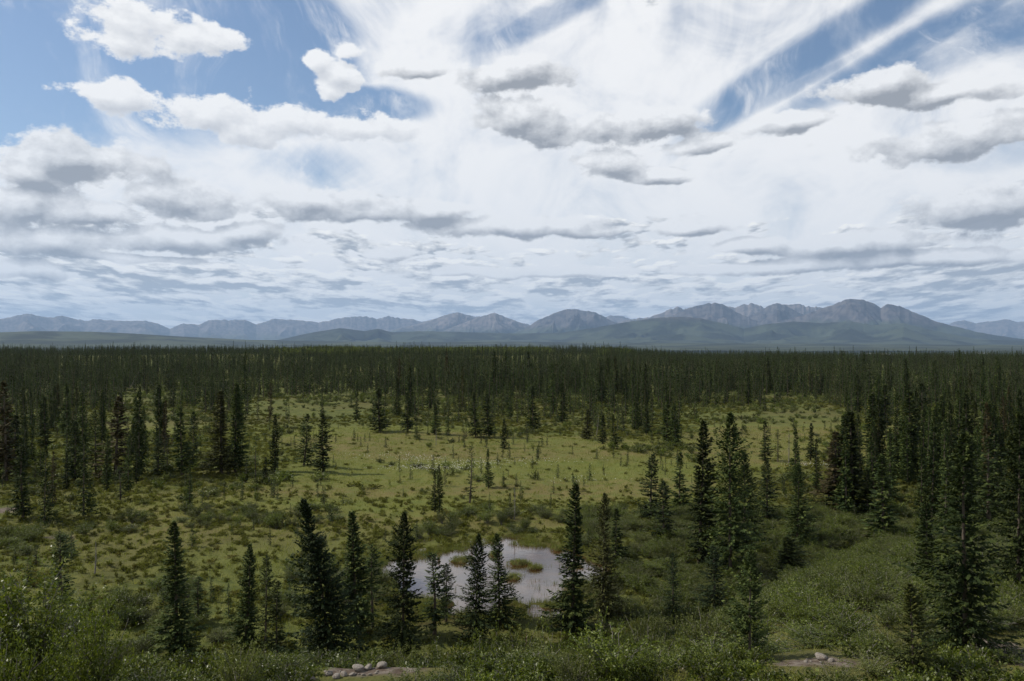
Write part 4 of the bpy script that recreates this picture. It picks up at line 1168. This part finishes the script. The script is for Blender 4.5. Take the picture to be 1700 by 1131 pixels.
for i in range(22):
    px = rng.choice([rng.gauss(590, 35), rng.gauss(860, 28), rng.gauss(1345, 20)]); a = 'the pale row at the bottom edge' if px < 700 else 'the brown earth ledge' if px < 1000 else 'the flat slab at lower right'
    stone(px, rng.gauss(1118 if px < 700 else 1109 if px < 1000 else 1099, 3), rng.uniform(4, 8), 'small loose stone around ' + a, 'small stones around ' + a, i)

# ------------------------------------------------------------------ fireweed and dead trees
M['stalk'], g_ = new_mat('reddish_stalk'); princ(g_, (.16, .06, .05), .7, .2)
def fireweed(px, yt, yb, label):
    x, y = on_ground(px, min(yb, 1104)); h = max(.5, (yb - yt) / FPX * y * 1.1)
    e = empty('fireweed', (x, y, gz(x, y))); tag(e, label, 'flower'); rs2 = np.random.RandomState(px)
    v, f = tube([(0, 0, 0), (.01, .01, h * .5), (.03, 0, h)], [.008, .006, .002], 5); mesh_obj('stem', v, f, M['stalk'], e, smooth=True)
    for nm, lo, hi, n, sz, mt in (('flowers', .5, 1.0, 110, .022, 'pink'), ('leaves', .05, .55, 60, .07, 'leaf')):
        t = rs2.uniform(lo, hi, n); a = rs2.uniform(0, 6.28, n); w_ = .045 * (1.15 - t) * 2 if nm == 'flowers' else .03
        C = np.stack([np.cos(a) * w_ * rs2.uniform(.3, 1, n) + .03 * t ** 2, np.sin(a) * w_ * rs2.uniform(.3, 1, n), t * h], 1)
        D = np.stack([np.cos(a), np.sin(a), rs2.uniform(-.2, .6, n)], 1); S_ = np.stack([-np.sin(a), np.cos(a), rs2.uniform(-.5, .5, n)], 1)
        k = .25 if nm == 'leaves' else .6
        Q = np.stack([C, C + D * sz * .5 + S_ * sz * k * .6, C + D * sz, C + D * sz * .5 - S_ * sz * k * .6], 1)
        mesh_obj(nm, Q.reshape(-1, 3), np.arange(n * 4).reshape(-1, 4), M[mt], e, tint=np.full(n, .5))
fireweed(873, 1056, 1096, 'tall pink fireweed spike standing before the dark-stemmed bush')
fireweed(757, 1078, 1100, 'short pinkish fireweed spike left of the dark-stemmed bush')
fireweed(1147, 1078, 1100, 'left of two small pink flower spikes behind the gravel')
fireweed(1166, 1088, 1104, 'right of two small pink flower spikes behind the gravel')
def snag(px, yt, yb, lean, label):
    x, y = on_ground(px, yb); h = (yb - yt) / FPX * y
    e = empty('dead_spruce', (x, y, gz(x, y) - .05)); e.rotation_euler = (0, lean, 0); tag(e, label, 'dead tree'); rs2 = np.random.RandomState(px)
    v, f = tube([(0, 0, 0), (.05, .02, h * .5), (.02, 0, h)], [.05 + .004 * h, .04, .012], 6); mesh_obj('trunk', v, f, M['grey_wood'], e, smooth=True)
    tb = []
    for _ in range(26):
        z = rs2.uniform(.15, .97) * h; a = rs2.uniform(0, 6.28); L = rs2.uniform(.15, .45) * (1.1 - z / h) * 1.4
        tb.append(tube([(0, 0, z), (math.cos(a) * L * .6, math.sin(a) * L * .6, z - .02), (math.cos(a) * L, math.sin(a) * L, z - .10)], [.012, .009, .004], 4))
    v, f = join_geo(tb); mesh_obj('branches', v, f, M['grey_wood'], e)
snag(159, 898, 956, .02, 'dead bare spruce pole on the tundra at the left')
snag(1550, 728, 752, -.2, 'leaning grey dead trunk beside the wide grey-green spruce')
snag(213, 610, 650, .5, 'slanting dead trunk in the forest edge at the left')
snag(990, 690, 724, .12, 'pale leaning snag beside the small clump behind the meadow')
snag(724, 712, 740, .0, 'rust-brown dead sapling at the far edge of the meadow')
snag(854, 806, 864, .0, 'thin dead-looking sapling right of the meadow middle')
snag(1309, 716, 770, .0, 'bare stick of a dead spruce right of the thinner meadow spruce')
# ------------------------------------------------------------------ the air
def build_haze():
    X0, Z0, Z1 = 100000.0, -900.0, 4600.0
    Vs = [(x, y, z) for z in (Z0, Z1) for x, y in ((-X0, -X0), (X0, -X0), (X0, X0), (-X0, X0))]
    F = [(3, 2, 1, 0), (4, 5, 6, 7), (0, 1, 5, 4), (1, 2, 6, 5), (2, 3, 7, 6), (3, 0, 4, 7)]
    m = bpy.data.materials.new('air'); m.use_nodes = True; g = m.node_tree; g.nodes.clear()
    v = g.nodes.new('ShaderNodeVolumePrincipled'); v.inputs['Color'].default_value = (.46, .68, 1.0, 1); v.inputs['Density'].default_value = 1.45e-5
    v.inputs['Anisotropy'].default_value = 0.1
    out = g.nodes.new('ShaderNodeOutputMaterial'); g.links.new(v.outputs[0], out.inputs['Volume'])
    o = mesh_obj('haze', Vs, F, m)
    tag(o, 'thin blue air over the whole plain and the mountains', 'haze', None, 'stuff')
build_haze()
